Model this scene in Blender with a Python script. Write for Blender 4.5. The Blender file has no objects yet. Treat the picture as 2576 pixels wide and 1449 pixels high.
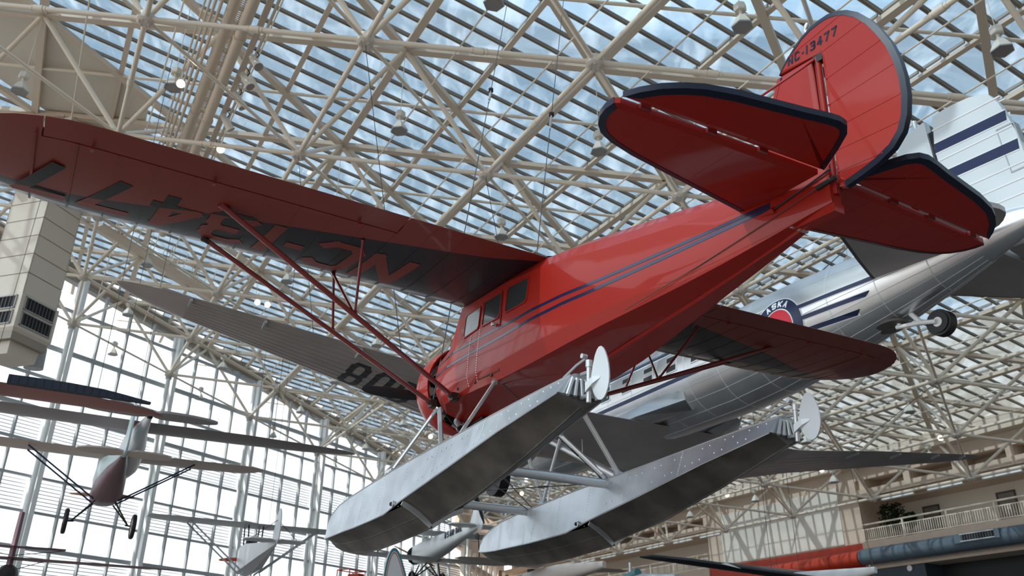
import bpy, bmesh, math, random
from math import sin, cos, pi, radians, sqrt, atan2, hypot
from mathutils import Vector, Matrix
random.seed(7)
S = bpy.context.scene
COL = S.collection
H = Vector((0, 0, 1.7))                       # the photographer's eye above the museum floor

# ------------------------------------------------------------------ camera
RC = ((0.9999686, -0.0034011, 0.0071645), (0.0079308, 0.4288317, -0.9033496), (0.0, 0.903378, 0.4288452))
FPX = 2140.5
cam = bpy.data.cameras.new('camera'); co = bpy.data.objects.new('camera', cam); COL.objects.link(co)
r0, r1, r2 = [Vector(r) for r in RC]
cm = Matrix.Identity(4)
for k in range(3):
    cm[k][0] = r0[k]; cm[k][1] = -r1[k]; cm[k][2] = -r2[k]; cm[k][3] = H[k]
co.matrix_world = cm
cam.sensor_width = 36.0; cam.lens = FPX / 2576 * 36.0; cam.clip_end = 2000
cam.dof.use_dof = True; cam.dof.focus_distance = 9.5; cam.dof.aperture_fstop = 2.0
S.camera = co
def px(p):
    d = Vector(p) - H; z = r2.dot(d)
    if z < .3: return None
    return (1288 + FPX * r0.dot(d) / z, 724.5 + FPX * r1.dot(d) / z, z)
def seen(p, m=200):
    q = px(p)
    return q is not None and -m < q[0] < 2576 + m and -m < q[1] < 1449 + m

# ------------------------------------------------------------------ world, sun, exposure
W = bpy.data.worlds.new('world'); S.world = W; W.use_nodes = True
nt = W.node_tree; nt.nodes.clear()
def nd(t, typ, **kw):
    n = t.nodes.new(typ)
    for k, v in kw.items(): setattr(n, k, v)
    return n
tc = nd(nt, 'ShaderNodeTexCoord'); sep = nd(nt, 'ShaderNodeSeparateXYZ')
nt.links.new(tc.outputs['Generated'], sep.inputs[0])
rmp = nd(nt, 'ShaderNodeValToRGB')
rmp.color_ramp.elements[0].position = 0.0; rmp.color_ramp.elements[0].color = (.30, .29, .28, 1)
rmp.color_ramp.elements[1].position = 1.0; rmp.color_ramp.elements[1].color = (.5, .72, 1.0, 1)
for pos, c in ((.03, (1.5, 1.55, 1.6, 1)), (.26, (1.32, 1.43, 1.52, 1)), (.45, (1.08, 1.27, 1.40, 1)), (.75, (.80, 1.02, 1.22, 1))):
    e = rmp.color_ramp.elements.new(pos); e.color = c
nt.links.new(sep.outputs['Z'], rmp.inputs[0])
mp = nd(nt, 'ShaderNodeMapping'); mp.inputs['Scale'].default_value = (2.2, 2.2, 5.5)
nt.links.new(tc.outputs['Generated'], mp.inputs['Vector'])
nz = nd(nt, 'ShaderNodeTexNoise'); nz.inputs['Scale'].default_value = 2.3; nz.inputs['Detail'].default_value = 7; nz.inputs['Roughness'].default_value = .6
nt.links.new(mp.outputs[0], nz.inputs['Vector'])
cr = nd(nt, 'ShaderNodeValToRGB'); cr.color_ramp.elements[0].position = .44; cr.color_ramp.elements[1].position = .72
nt.links.new(nz.outputs['Fac'], cr.inputs[0])
mx = nd(nt, 'ShaderNodeMix', data_type='RGBA'); mx.inputs['B'].default_value = (1.42, 1.47, 1.52, 1)
mf = nd(nt, 'ShaderNodeMath', operation='MULTIPLY'); mf.inputs[1].default_value = .75
nt.links.new(cr.outputs[0], mf.inputs[0]); nt.links.new(mf.outputs[0], mx.inputs['Factor'])
nt.links.new(rmp.outputs[0], mx.inputs['A'])
bg = nd(nt, 'ShaderNodeBackground'); bg.inputs['Strength'].default_value = 1.0
nt.links.new(mx.outputs['Result'], bg.inputs[0])
wo = nd(nt, 'ShaderNodeOutputWorld'); nt.links.new(bg.outputs[0], wo.inputs[0])

sun = bpy.data.lights.new('sun', 'SUN'); sun.energy = 6.5; sun.angle = radians(1.0); sun.color = (1.0, .93, .82)
so = bpy.data.objects.new('sun', sun); COL.objects.link(so)
so.rotation_euler = Vector((.62, .30, -.80)).to_track_quat('-Z', 'Y').to_euler()

S.view_settings.view_transform = 'Standard'; S.view_settings.look = 'None'
S.view_settings.gamma = 1.0; S.view_settings.use_curve_mapping = False
S.view_settings.exposure = 0.35
S.cycles.transparent_max_bounces = 24

# ------------------------------------------------------------------ materials
MATS = {}
def mat(name, col, rough=.5, metal=0.0, coat=0.0, spec=.5, bump=None, var=0.0, vscale=3.0, emit=None, vcol=None):
    if name in MATS: return MATS[name]
    m = bpy.data.materials.new(name); m.use_nodes = True; MATS[name] = m
    t = m.node_tree; p = t.nodes['Principled BSDF']
    p.inputs['Base Color'].default_value = (*col, 1); p.inputs['Roughness'].default_value = rough
    p.inputs['Metallic'].default_value = metal; p.inputs['Coat Weight'].default_value = coat
    p.inputs['Coat Roughness'].default_value = .06; p.inputs['Specular IOR Level'].default_value = spec
    if emit:
        p.inputs['Emission Color'].default_value = (*emit[0], 1); p.inputs['Emission Strength'].default_value = emit[1]
    if var or bump:
        c = nd(t, 'ShaderNodeTexCoord')
        n = nd(t, 'ShaderNodeTexNoise'); n.inputs['Scale'].default_value = vscale; n.inputs['Detail'].default_value = 5
        t.links.new(c.outputs['Object'], n.inputs['Vector'])
        if var:
            q = nd(t, 'ShaderNodeMix', data_type='RGBA')
            q.inputs['A'].default_value = (*[max(0, x * (1 - var)) for x in col], 1)
            q.inputs['B'].default_value = (*(vcol or [min(1, x * (1 + var)) for x in col]), 1)
            r = nd(t, 'ShaderNodeValToRGB'); r.color_ramp.elements[0].position = .35; r.color_ramp.elements[1].position = .65
            t.links.new(n.outputs['Fac'], r.inputs[0]); t.links.new(r.outputs[0], q.inputs['Factor'])
            t.links.new(q.outputs['Result'], p.inputs['Base Color'])
        if bump:
            n2 = nd(t, 'ShaderNodeTexNoise'); n2.inputs['Scale'].default_value = bump[0]; n2.inputs['Detail'].default_value = 2
            t.links.new(c.outputs['Object'], n2.inputs['Vector'])
            b = nd(t, 'ShaderNodeBump'); b.inputs['Strength'].default_value = bump[1]; b.inputs['Distance'].default_value = .02
            t.links.new(n2.outputs['Fac'], b.inputs['Height']); t.links.new(b.outputs[0], p.inputs['Normal'])
            if coat: t.links.new(b.outputs[0], p.inputs['Coat Normal'])
    return m
RED = (.35, .0115, .004); NAVY = (.010, .014, .035)
m_red = mat('red_enamel', RED, .5, coat=.42, spec=.25, bump=(2.2, .10))
m_redflat = mat('red_letter', RED, .38, coat=.5)
m_reddark = mat('red_strut', (.22, .012, .008), .35, coat=.5)
m_navy = mat('navy_trim', NAVY, .4, coat=.08, spec=.3)
m_stripe = mat('navy_stripe', (.008, .012, .06), .3, coat=.5)
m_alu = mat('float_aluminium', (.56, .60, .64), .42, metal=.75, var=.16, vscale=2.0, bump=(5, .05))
m_alubot = mat('float_bottom', (.105, .10, .092), .5, metal=.35, var=.35, vscale=2.6)  # same aluminium, darkened to paint in the shade under the floats
m_strutal = mat('silver_strut', (.62, .65, .67), .35, metal=.7)
m_rivet = mat('bright_rivet', (.82, .84, .86), .3, metal=.6)
m_black = mat('black_rubber', (.012, .012, .013), .55)
m_dark = mat('dark_opening', (.01, .01, .011), .6)
m_blade = mat('dark_blade', (.022, .024, .027), .4)
m_glassdark = mat('cabin_glass', (.035, .04, .042), .06, spec=.8)
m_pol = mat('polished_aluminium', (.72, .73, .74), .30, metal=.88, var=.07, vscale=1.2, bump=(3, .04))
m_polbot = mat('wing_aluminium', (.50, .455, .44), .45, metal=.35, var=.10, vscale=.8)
m_lightal = mat('light_aluminium', (.66, .70, .72), .4, metal=.5)
m_white = mat('white_paint', (.78, .79, .79), .4)
m_navy2 = mat('airliner_navy', (.008, .02, .075), .35)
m_embred = mat('emblem_red', (.55, .012, .03), .4)
m_steel = mat('cream_steel', (.82, .72, .59), .42)
m_beam = mat('cream_beam', (.70, .58, .46), .5)
m_cast = mat('cream_node', (.66, .60, .52), .5)
m_bar = mat('bronze_glazing_bar', (.36, .33, .295), .55)
m_mull = mat('grey_mullion', (.40, .43, .45), .5)  # lightened so the colour carries glare from the bright glass
m_colm = mat('pale_column', (.82, .85, .85), .45)  # paleness includes the painted glow of the backlit wall
m_slat = mat('grey_louvre', (.78, .80, .82), .6)  # window glare is put into the slat colour as well
m_wall = mat('beige_wall', (.66, .53, .42), .7, var=.03)
m_wall2 = mat('pale_panel', (.80, .74, .66), .65)
m_duct = mat('beige_duct', (.70, .64, .55), .5)
m_duct2 = mat('panel_joint', (.34, .30, .25), .6)
m_orange = mat('orange_red_band', (.50, .038, .010), .5)
m_bluegrey = mat('blue_grey_duct', (.105, .145, .18), .4)
m_rope = mat('dark_cable', (.05, .05, .05), .5)
m_lampw = mat('lamp_housing', (.72, .68, .60), .45)
m_lampg = mat('lamp_lens', (.34, .31, .29), .35)
m_spot = mat('spotlight_glow', (1, .9, .75), .3, emit=((1.0, .72, .42), 14))
m_floor = mat('dark_floor', (.062, .056, .052), .55, var=.2, vscale=.1)
m_leaf = mat('leaf_green', (.012, .035, .010), .5)

def glass(name, tint, streak=0.0, gl=.06, dcol=(.8, .84, .88)):
    m = bpy.data.materials.new(name); m.use_nodes = True; MATS[name] = m
    t = m.node_tree; t.nodes.clear()
    tr = nd(t, 'ShaderNodeBsdfTransparent'); tr.inputs[0].default_value = (*tint, 1)
    gb = nd(t, 'ShaderNodeBsdfGlossy'); gb.inputs['Roughness'].default_value = .03
    lw = nd(t, 'ShaderNodeFresnel'); lw.inputs['IOR'].default_value = 1.45
    mulf = nd(t, 'ShaderNodeMath', operation='MULTIPLY'); mulf.inputs[1].default_value = gl * 10
    t.links.new(lw.outputs[0], mulf.inputs[0])
    m1 = nd(t, 'ShaderNodeMixShader'); t.links.new(mulf.outputs[0], m1.inputs[0])
    t.links.new(tr.outputs[0], m1.inputs[1]); t.links.new(gb.outputs[0], m1.inputs[2])
    out = nd(t, 'ShaderNodeOutputMaterial'); last = m1
    if streak:
        tl = nd(t, 'ShaderNodeBsdfTranslucent'); tl.inputs[0].default_value = (*dcol, 1)
        geo = nd(t, 'ShaderNodeNewGeometry')
        mpp = nd(t, 'ShaderNodeMapping'); mpp.inputs['Scale'].default_value = (.9, .35, 1.0); mpp.inputs['Rotation'].default_value = (0, 0, .5)
        t.links.new(geo.outputs['Position'], mpp.inputs['Vector'])
        n = nd(t, 'ShaderNodeTexNoise'); n.inputs['Scale'].default_value = .9; n.inputs['Detail'].default_value = 6; n.inputs['Distortion'].default_value = 1.6
        t.links.new(mpp.outputs[0], n.inputs['Vector'])
        r = nd(t, 'ShaderNodeValToRGB'); r.color_ramp.elements[0].position = .46; r.color_ramp.elements[1].position = .74
        t.links.new(n.outputs['Fac'], r.inputs[0])
        mm = nd(t, 'ShaderNodeMath', operation='MULTIPLY'); mm.inputs[1].default_value = streak
        t.links.new(r.outputs[0], mm.inputs[0])
        m2 = nd(t, 'ShaderNodeMixShader'); t.links.new(mm.outputs[0], m2.inputs[0])
        t.links.new(m1.outputs[0], m2.inputs[1]); t.links.new(tl.outputs[0], m2.inputs[2]); last = m2
    t.links.new(last.outputs[0], out.inputs[0])
    return m
m_roofglass = glass('roof_glass', (.675, .755, .815), .22)
m_wallglass = glass('wall_glass', (.97, .98, .985), 0, .03)
m_cabglass = glass('light_cabin_glass', (.55, .6, .62), 0, .05)

# ------------------------------------------------------------------ mesh builder
class MB:
    def __init__(s): s.v = []; s.f = []; s.m = []; s.mi = 0
    def add(s, vs, fs):
        o = len(s.v); s.v += [tuple(v) for v in vs]
        for f in fs: s.f.append(tuple(i + o for i in f)); s.m.append(s.mi)
    def box(s, x0, x1, y0, y1, z0, z1):
        s.add([(x0, y0, z0), (x1, y0, z0), (x1, y1, z0), (x0, y1, z0), (x0, y0, z1), (x1, y0, z1), (x1, y1, z1), (x0, y1, z1)],
              [(0, 3, 2, 1), (4, 5, 6, 7), (0, 1, 5, 4), (1, 2, 6, 5), (2, 3, 7, 6), (3, 0, 4, 7)])
    def obox(s, c, ax, ay, az):
        c = Vector(c); ax = Vector(ax); ay = Vector(ay); az = Vector(az)
        P = [c + ax * i + ay * j + az * k for k in (-1, 1) for (i, j) in ((-1, -1), (1, -1), (1, 1), (-1, 1))]
        s.add(P, [(0, 3, 2, 1), (4, 5, 6, 7), (0, 1, 5, 4), (1, 2, 6, 5), (2, 3, 7, 6), (3, 0, 4, 7)])
    def bar(s, p, q, w, h, up=(0, 0, 1)):
        p = Vector(p); q = Vector(q); d = (q - p); L = d.length; d.normalize(); up = Vector(up)
        y = up.cross(d)
        if y.length < 1e-4: y = Vector((1, 0, 0)).cross(d)
        y.normalize(); z = d.cross(y)
        s.obox((p + q) / 2, d * L / 2, y * w / 2, z * h / 2)
    def tube(s, p, q, r, r2=None, n=8, cap=True, sy=1.0, up=(0, 0, 1)):
        p = Vector(p); q = Vector(q); r2 = r if r2 is None else r2
        d = (q - p).normalized(); up = Vector(up); y = up.cross(d)
        if y.length < 1e-3: y = Vector((1, 0, 0)).cross(d)
        y.normalize(); z = d.cross(y); vs = []
        for c, rr in ((p, r), (q, r2)):
            for k in range(n):
                a = 2 * pi * k / n; vs.append(c + y * cos(a) * rr + z * sin(a) * rr * sy)
        fs = [(k, (k + 1) % n, n + (k + 1) % n, n + k) for k in range(n)]
        if cap: fs += [tuple(range(n - 1, -1, -1)), tuple(range(n, 2 * n))]
        s.add(vs, fs)
    def path(s, pts, r, n=6):
        for a, b in zip(pts[:-1], pts[1:]): s.tube(a, b, r, n=n)
    def loft(s, secs, caps=True, closed=True):
        n = len(secs[0]); vs = [v for sc in secs for v in sc]; fs = []
        for i in range(len(secs) - 1):
            for k in range(n if closed else n - 1):
                k2 = (k + 1) % n
                fs.append((i * n + k, i * n + k2, (i + 1) * n + k2, (i + 1) * n + k))
        if caps and closed: fs += [tuple(range(n - 1, -1, -1)), tuple(range((len(secs) - 1) * n, len(secs) * n))]
        s.add(vs, fs)
    def lathe(s, prof, c=(0, 0, 0), ax=(1, 0, 0), n=24, caps=False, sy=1.0):
        c = Vector(c); ax = Vector(ax).normalized(); y = Vector((0, 0, 1)).cross(ax)
        if y.length < 1e-3: y = Vector((1, 0, 0))
        y.normalize(); z = ax.cross(y)
        s.loft([[c + ax * t + (y * cos(2 * pi * k / n) + z * sin(2 * pi * k / n) * sy) * r for k in range(n)] for t, r in prof], caps)
    def prism(s, pts, f, t0, t1):
        """2-D outline pts placed by f(u, v, t), between thicknesses t0 and t1"""
        n = len(pts); vs = [f(u, v, t0) for u, v in pts] + [f(u, v, t1) for u, v in pts]
        s.add(vs, [tuple(range(n - 1, -1, -1)), tuple(range(n, 2 * n))] + [(k, (k + 1) % n, n + (k + 1) % n, n + k) for k in range(n)])
    def ring(s, outer, inner, f, t0, t1):
        n = len(outer); vs = [f(u, v, t) for t in (t0, t1) for pl in (outer, inner) for u, v in pl]; fs = []
        for k in range(n):
            j = (k + 1) % n
            fs += [(k, n + k, n + j, j), (2 * n + k, 2 * n + j, 3 * n + j, 3 * n + k), (k, j, 2 * n + j, 2 * n + k), (n + k, 3 * n + k, 3 * n + j, n + j)]
        s.add(vs, fs)
    def mesh(s, name, mats, smooth=None):
        me = bpy.data.meshes.new(name); me.from_pydata(s.v, [], s.f); me.update()
        for m in (mats if isinstance(mats, (list, tuple)) else [mats]): me.materials.append(m)
        if any(s.m): me.polygons.foreach_set('material_index', s.m)
        bm = bmesh.new(); bm.from_mesh(me); bmesh.ops.recalc_face_normals(bm, faces=bm.faces); bm.to_mesh(me); bm.free()
        if smooth is not None:
            me.shade_smooth(); me.set_sharp_from_angle(angle=radians(smooth))
        return me
def link(name, me, parent=None):
    o = bpy.data.objects.new(name, me); COL.objects.link(o)
    if parent is not None: o.parent = parent
    return o
def obj(name, mb, mats, parent=None, smooth=None, stuff=False):
    o = link(name, mb.mesh(name, mats, smooth), parent)
    if stuff: o['kind'] = 'stuff'
    return o
def tag(o, label=None, cat=None, group=None, kind=None):
    if label: o['label'] = label
    if cat: o['category'] = cat
    if group: o['group'] = group
    if kind: o['kind'] = kind
    return o
def empty(name, M=None):
    o = bpy.data.objects.new(name, None); COL.objects.link(o); o.empty_display_size = .3
    if M is not None: o.matrix_world = M
    return o
def frame(X, Y, Z, P):
    m = Matrix.Identity(4)
    for k in range(3): m[k][0] = X[k]; m[k][1] = Y[k]; m[k][2] = Z[k]; m[k][3] = P[k]
    return m
def tmesh(name, p, q, r, m, n=8):                 # unit tube along +Z shared by every member of one kind
    pass
_unit = {}
def member(name, p, q, r, m, parent, n=8, sy=1.0, up=(0, 0, 1)):
    """a straight tube from p to q: shares one unit mesh per material and section"""
    key = (name, m.name, n)
    if key not in _unit:
        b = MB(); b.tube((0, 0, 0), (0, 0, 1), 1, n=n); _unit[key] = b.mesh(name, m, 40)
    p = Vector(p); q = Vector(q); d = q - p
    o = link(name, _unit[key], parent)
    z = d.normalized(); x = Vector(up).cross(z)
    if x.length < 1e-3: x = Vector((1, 0, 0))
    x.normalize(); y = z.cross(x)
    o.matrix_local = frame(x * r, y * r * sy, d, p)
    return o
def boxmember(name, p, q, w, h, m, parent, up=(0, 0, 1)):
    key = (name, m.name, 'box')
    if key not in _unit:
        b = MB(); b.box(-.5, .5, -.5, .5, 0, 1); _unit[key] = b.mesh(name, m)
    p = Vector(p); q = Vector(q); d = q - p; o = link(name, _unit[key], parent)
    z = d.normalized(); x = Vector(up).cross(z)
    if x.length < 1e-3: x = Vector((1, 0, 0))
    x.normalize(); y = z.cross(x)
    o.matrix_local = frame(x * w, y * h, d, p)
    return o

# ------------------------------------------------------------------ stroke lettering
GL = {
 'N': [[(0, 0), (0, 1)], [(0, 1), (1, 0)], [(1, 0), (1, 1)]],
 'C': [[(1, .86), (.78, 1), (.18, 1), (0, .84), (0, .16), (.18, 0), (.78, 0), (1, .14)]],
 '-': [[(.2, .5), (.8, .5)]], '.': [[(.3, .42), (.7, .42)]],
 '1': [[(.5, 0), (.5, 1)]],
 '3': [[(0, .92), (.2, 1), (.82, 1), (1, .85), (1, .65), (.85, .52), (.35, .52)], [(.85, .52), (1, .38), (1, .15), (.82, 0), (.2, 0), (0, .08)]],
 '4': [[(.72, 0), (.72, 1)], [(.72, 1), (0, .3)], [(0, .3), (1, .3)]],
 '7': [[(0, 1), (1, 1)], [(1, 1), (.35, 0)]],
 '9': [[(1, .55), (.2, .5), (0, .62), (0, .88), (.2, 1), (.8, 1), (1, .86), (1, .14), (.8, 0), (.1, 0)]],
 '0': [[(.2, 0), (0, .15), (0, .85), (.2, 1), (.8, 1), (1, .85), (1, .15), (.8, 0), (.2, 0)]],
 '8': [[(.2, 0), (0, .12), (0, .4), (.15, .52), (0, .62), (0, .88), (.2, 1), (.8, 1), (1, .88), (1, .62), (.85, .52), (1, .4), (1, .12), (.8, 0), (.2, 0)], [(.15, .52), (.85, .52)]],
 'A': [[(0, 0), (.5, 1)], [(.5, 1), (1, 0)], [(.2, .33), (.8, .33)]],
 'L': [[(0, 1), (0, 0)], [(0, 0), (.9, 0)]],
 'S': [[(1, .88), (.8, 1), (.2, 1), (0, .85), (0, .64), (.2, .52), (.8, .5), (1, .38), (1, .14), (.8, 0), (.2, 0), (0, .12)]],
 'K': [[(0, 0), (0, 1)], [(1, 1), (0, .42)], [(.3, .55), (1, 0)]],
 'U': [[(0, 1), (0, .16), (.2, 0), (.8, 0), (1, .16), (1, 1)]],
 'I': [[(.5, 0), (.5, 1)]],
 'R': [[(0, 0), (0, 1)], [(0, 1), (.8, 1), (1, .86), (1, .62), (.8, .48), (0, .48)], [(.5, .48), (1, 0)]],
 'M': [[(0, 0), (0, 1)], [(0, 1), (.5, .35)], [(.5, .35), (1, 1)], [(1, 1), (1, 0)]],
 'E': [[(.95, 1), (0, 1)], [(0, 1), (0, 0)], [(0, 0), (.95, 0)], [(0, .52), (.8, .52)]],
}
def glyph(mb, ch, w, h, st, f, t0, t1):
    """strokes of one character, w x h, stroke width st; f(u, v, t) places it"""
    for ln in GL.get(ch, []):
        for (a, b) in zip(ln[:-1], ln[1:]):
            ax, ay = st / 2 + a[0] * (w - st), st / 2 + a[1] * (h - st); bx, by = st / 2 + b[0] * (w - st), st / 2 + b[1] * (h - st)
            dx, dy = bx - ax, by - ay; L = hypot(dx, dy); dx /= L; dy /= L; e = st * .42
            ax -= dx * e; ay -= dy * e; bx += dx * e; by += dy * e; nx, ny = -dy * st / 2, dx * st / 2
            mb.prism([(ax - nx, ay - ny), (bx - nx, by - ny), (bx + nx, by + ny), (ax + nx, ay + ny)], f, t0, t1)

# ------------------------------------------------------------------ aerofoils
def foil(c, t, x0=0.0, x1=1.0, n=9, bot=.35):
    """closed loop of (x aft of the leading edge, z) for the piece x0..x1 of the chord"""
    def th(x): return 5 * t * c * (.2969 * sqrt(x) - .126 * x - .3516 * x * x + .2843 * x ** 3 - .1015 * x ** 4)
    xs = [x0 + (x1 - x0) * (1 - cos(pi * k / (n - 1))) / 2 for k in range(n)]
    up = [(x * c, th(x) * 2 * (1 - bot)) for x in xs]; lo = [(x * c, -th(x) * 2 * bot) for x in reversed(xs)]
    return up + lo
def wingpiece(mb, st, sd=1, x0=0.0, x1=1.0, n=9, bot=.35):
    """st: list of (y, x_le, z, chord, t); sd mirrors"""
    mb.loft([[(xl - x, sd * y, z + zz) for x, zz in foil(c, t, x0, x1, n, bot)] for (y, xl, z, c, t) in st])
# ------------------------------------------------------------------ the roof: glazing over a triangular space frame
E_ = Vector((.86391974, .48085711, -.14973016)); B_ = Vector((-.48633966, .87376984, 0)); N_ = Vector((.1308297, .07281972, .9887269))
O_ = Vector((-1.63642895, 2.9084938, 2.68992806)) * 6.4 + H
SP = 6.4; UX = SP * sqrt(3) / 2
roofM = frame(E_, B_, N_, O_)
def RL(i, j, z=0.0): return Vector((i * UX, (j - i / 2) * SP, z))
def RWd(i, j, z=0.0): return roofM @ RL(i, j, z)
ceiling = empty('ceiling', roofM); tag(ceiling, 'sloping glass roof carried by a cream painted triangular space frame', kind='structure')
DT = .53 * SP                                   # depth of the frame
def bot_ok(i, j): return i <= 8 and j - i <= 4
def top_ok(i, j): return i <= 8 and j - i <= 4
rng = [(i, j) for i in range(-5, 9) for j in range(-5, 16)]
jobs = {'bottom_chord': [], 'diagonal_strut': [], 'top_chord': [], 'lattice_brace': [], 'purlin': [], 'frame_node': []}
def vis2(p, q): return seen(roofM @ p, 260) or seen(roofM @ q, 260) or seen(roofM @ ((p + q) / 2), 260)
def job(kind, p, q, r):
    if vis2(p, q):
        a = px(roofM @ p); b = px(roofM @ q); z = min([t[2] for t in (a, b) if t] or [99])
        jobs[kind].append((z, p, q, r))
for i, j in rng:
    if bot_ok(i, j):
        P = RL(i, j)
        for di, dj in ((1, 0), (0, 1), (1, 1)):
            if bot_ok(i + di, j + dj): job('bottom_chord', P, RL(i + di, j + dj), .058 if (di, dj) == (1, 1) else .078)
        if seen(roofM @ P, 150): jobs['frame_node'].append((px(roofM @ P)[2], P, None, 0))
    if top_ok(i, j):
        T = RL(i + 1 / 3, j + 2 / 3, DT)
        for di, dj in ((0, 0), (0, 1), (1, 1)):
            if bot_ok(i + di, j + dj): job('diagonal_strut', RL(i + di, j + dj), T, .084)
        for di, dj in ((1, 0), (0, 1), (1, 1)):
            if top_ok(i + di, j + dj): job('top_chord', T, RL(i + di + 1 / 3, j + dj + 2 / 3, DT), .14)
        m1 = RL(i + 1 / 3 + .5, j + 2 / 3 + .5, DT); m2 = RL(i + 1 / 3, j + 2 / 3 + .5, DT); m3 = RL(i + 1 / 3 + .5, j + 2 / 3, DT)
        for p, q in ((m1, m2), (m1, RL(i + 4 / 3, j + 2 / 3 + .5, DT))):
            if top_ok(i + 1, j + 1): job('lattice_brace', p, q, .062)
        p, q = RL(i + 5 / 6, j + 2 / 3, DT + .06), RL(i + 5 / 6, j + 5 / 3, DT + .06)
        if top_ok(i + 1, j): job('purlin', p, q, .1)
node_me = None
for kind, js in jobs.items():
    js.sort(key=lambda t: t[0]); rest = MB()
    mt = {'top_chord': m_beam, 'purlin': m_beam, 'frame_node': m_cast}.get(kind, m_steel)
    for k, (z, p, q, r) in enumerate(js):
        first = k < 300
        if kind == 'frame_node':
            if node_me is None:
                b = MB(); b.lathe([(-.17, .0), (-.17, .17), (-.12, .24), (.12, .24), (.2, .15), (.2, 0)], ax=(0, 0, 1), n=12)
                for a in range(6): b.tube((.13 * cos(a * pi / 3), .13 * sin(a * pi / 3), -.2), (.13 * cos(a * pi / 3), .13 * sin(a * pi / 3), -.15), .03, n=6)
                node_me = b.mesh('frame_node', mt, 35)
            o = link('frame_node', node_me, ceiling); o.location = p
        elif first:
            if kind == 'top_chord': boxmember(kind, p, q, .25, .19, mt, ceiling)
            elif kind == 'purlin': boxmember(kind, p, q, .17, .12, mt, ceiling)
            else: member(kind, p, q, r, mt, ceiling, n=10)
        else:
            if kind in ('top_chord', 'purlin'): rest.bar(p, q, .19, .14)
            else: rest.tube(p, q, r, n=6, cap=False)
    if rest.v: obj('far_' + kind + 's', rest, mt, ceiling, stuff=True)
# collars on the nearer bottom chords, as bolted sleeves
cb = MB()
for z, p, q, r in jobs['bottom_chord'][:90]:
    if r > .06:
        m = p.lerp(q, .5); d = (q - p).normalized(); cb.tube(m - d * .14, m + d * .14, r * 1.35, n=10)
        for s_ in (-.2, .2): cb.tube(m + d * (s_ - .03), m + d * (s_ + .03), r * 1.2, n=10)
obj('chord_sleeves', cb, m_steel, ceiling, 40, stuff=True)
# glazing bars (pairs of ribs across the slope) and panes
PITCH = SP / 8; YOFF = -.045 * SP
ZB = DT + .30
def xlim(Y): return max((Y / SP - 4.333) * 2 * UX, -3.2 * UX)
XR = 8.333 * UX
bars = []
for k in range(-48, 96):
    Y = YOFF + k * PITCH; x0 = xlim(Y); x1 = XR
    if x0 >= x1 - 1: continue
    # trim to what can be seen, with a margin for a step aside
    xs = [x0 + (x1 - x0) * t / 60 for t in range(61)]
    vs = [x for x in xs if seen(roofM @ Vector((x, Y, ZB)), 420)]
    if not vs: continue
    a0 = max(x0, min(vs) - 1.5); a1 = min(x1, max(vs) + 1.5)
    b = MB(); b.box(a0, a1, Y - .085, Y + .085, ZB + .07, ZB + .11); b.box(a0, a1, Y - .06, Y - .035, ZB + .03, ZB + .08); b.box(a0, a1, Y + .035, Y + .06, ZB + .03, ZB + .08)
    obj('glazing_bar', b, m_bar, ceiling); bars.append((Y, a0, a1))
panes = []
for (Y, a0, a1), (Y2, c0, c1) in zip(bars[:-1], bars[1:]):
    if Y2 - Y > PITCH * 1.5: continue
    x0 = max(a0, c0); x1 = min(a1, c1); k = math.ceil((x0 / UX - 1 / 3) * 2)
    cuts = [x0]
    while (k / 2 + 1 / 3) * UX < x1:
        xx = (k / 2 + 1 / 3) * UX
        if xx > x0 + .05: cuts.append(xx)
        k += 1
    cuts.append(x1)
    for u, v in zip(cuts[:-1], cuts[1:]):
        if v - u < .1: continue
        c = roofM @ Vector(((u + v) / 2, (Y + Y2) / 2, ZB)); q = px(c)
        panes.append((q[2] if q and seen(c, 40) else 999, u, v, Y, Y2))
panes.sort(); far = MB(); pane_me = None
cross = MB()
for k, (z, u, v, Y, Y2) in enumerate(panes):
    if k < 300:
        key = 'pane_unit'
        if key not in _unit:
            b = MB(); b.box(-.5, .5, -.5, .5, -.008, .008); _unit[key] = b.mesh('pane', m_roofglass)
        o = link('pane', _unit[key], ceiling); o.location = ((u + v) / 2, (Y + Y2) / 2, ZB + .12); o.scale = (v - u - .03, Y2 - Y - .02, 1)
    else: far.box(u + .015, v - .015, Y + .01, Y2 - .01, ZB + .112, ZB + .128)
    cross.box(u - .03, u + .03, Y + .1, Y2 - .1, ZB + .0, ZB + .11)
obj('far_panes', far, m_roofglass, ceiling, stuff=True)
obj('cross_glazing_bars', cross, m_bar, ceiling, stuff=True)
# the same glazing carried on over the hall behind and beside the photographer
b = MB()
ymin = bars[0][0]; 
b.box(-3.2 * UX, XR, -70, ymin, ZB + .11, ZB + .13)
for (Y, a0, a1), (Y2, c0, c1) in zip(bars[:-1], bars[1:]):
    if a0 > xlim(Y) + .2: b.box(xlim(Y), max(a0, c0), Y, Y2, ZB + .112, ZB + .128)
    if a1 < XR - .2: b.box(min(a1, c1), XR, Y, Y2, ZB + .112, ZB + .128)
obj('overhead_panes', b, m_roofglass, ceiling, stuff=True)
# sprinkler pipes along the frame
for k in range(-5, 16):
    i = 1.54 + .48 * k
    if i > 8.2: continue
    js = [j / 4 for j in range(-20, 56) if seen(roofM @ RL(i, j / 4, .38 * SP), 200) and j / 4 - i < 4.2]
    if len(js) > 2: member('sprinkler_pipe', RL(i, js[0], .38 * SP), RL(i, js[-1], .38 * SP), .028, m_steel, ceiling, n=6)
# solid cream roof panels beside the air tower
b = MB()
pl = [(-4.5, -3.12), (.04, 1.41), (.07, 1.86), (-.05, 2.2), (-4.5, -2.1)]
b.prism([(RL(*p).x, RL(*p).y) for p in pl], lambda u, v, t: (u, v, t), DT + .16, DT + .24)
obj('solid_panel', b, m_duct, ceiling)
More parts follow.
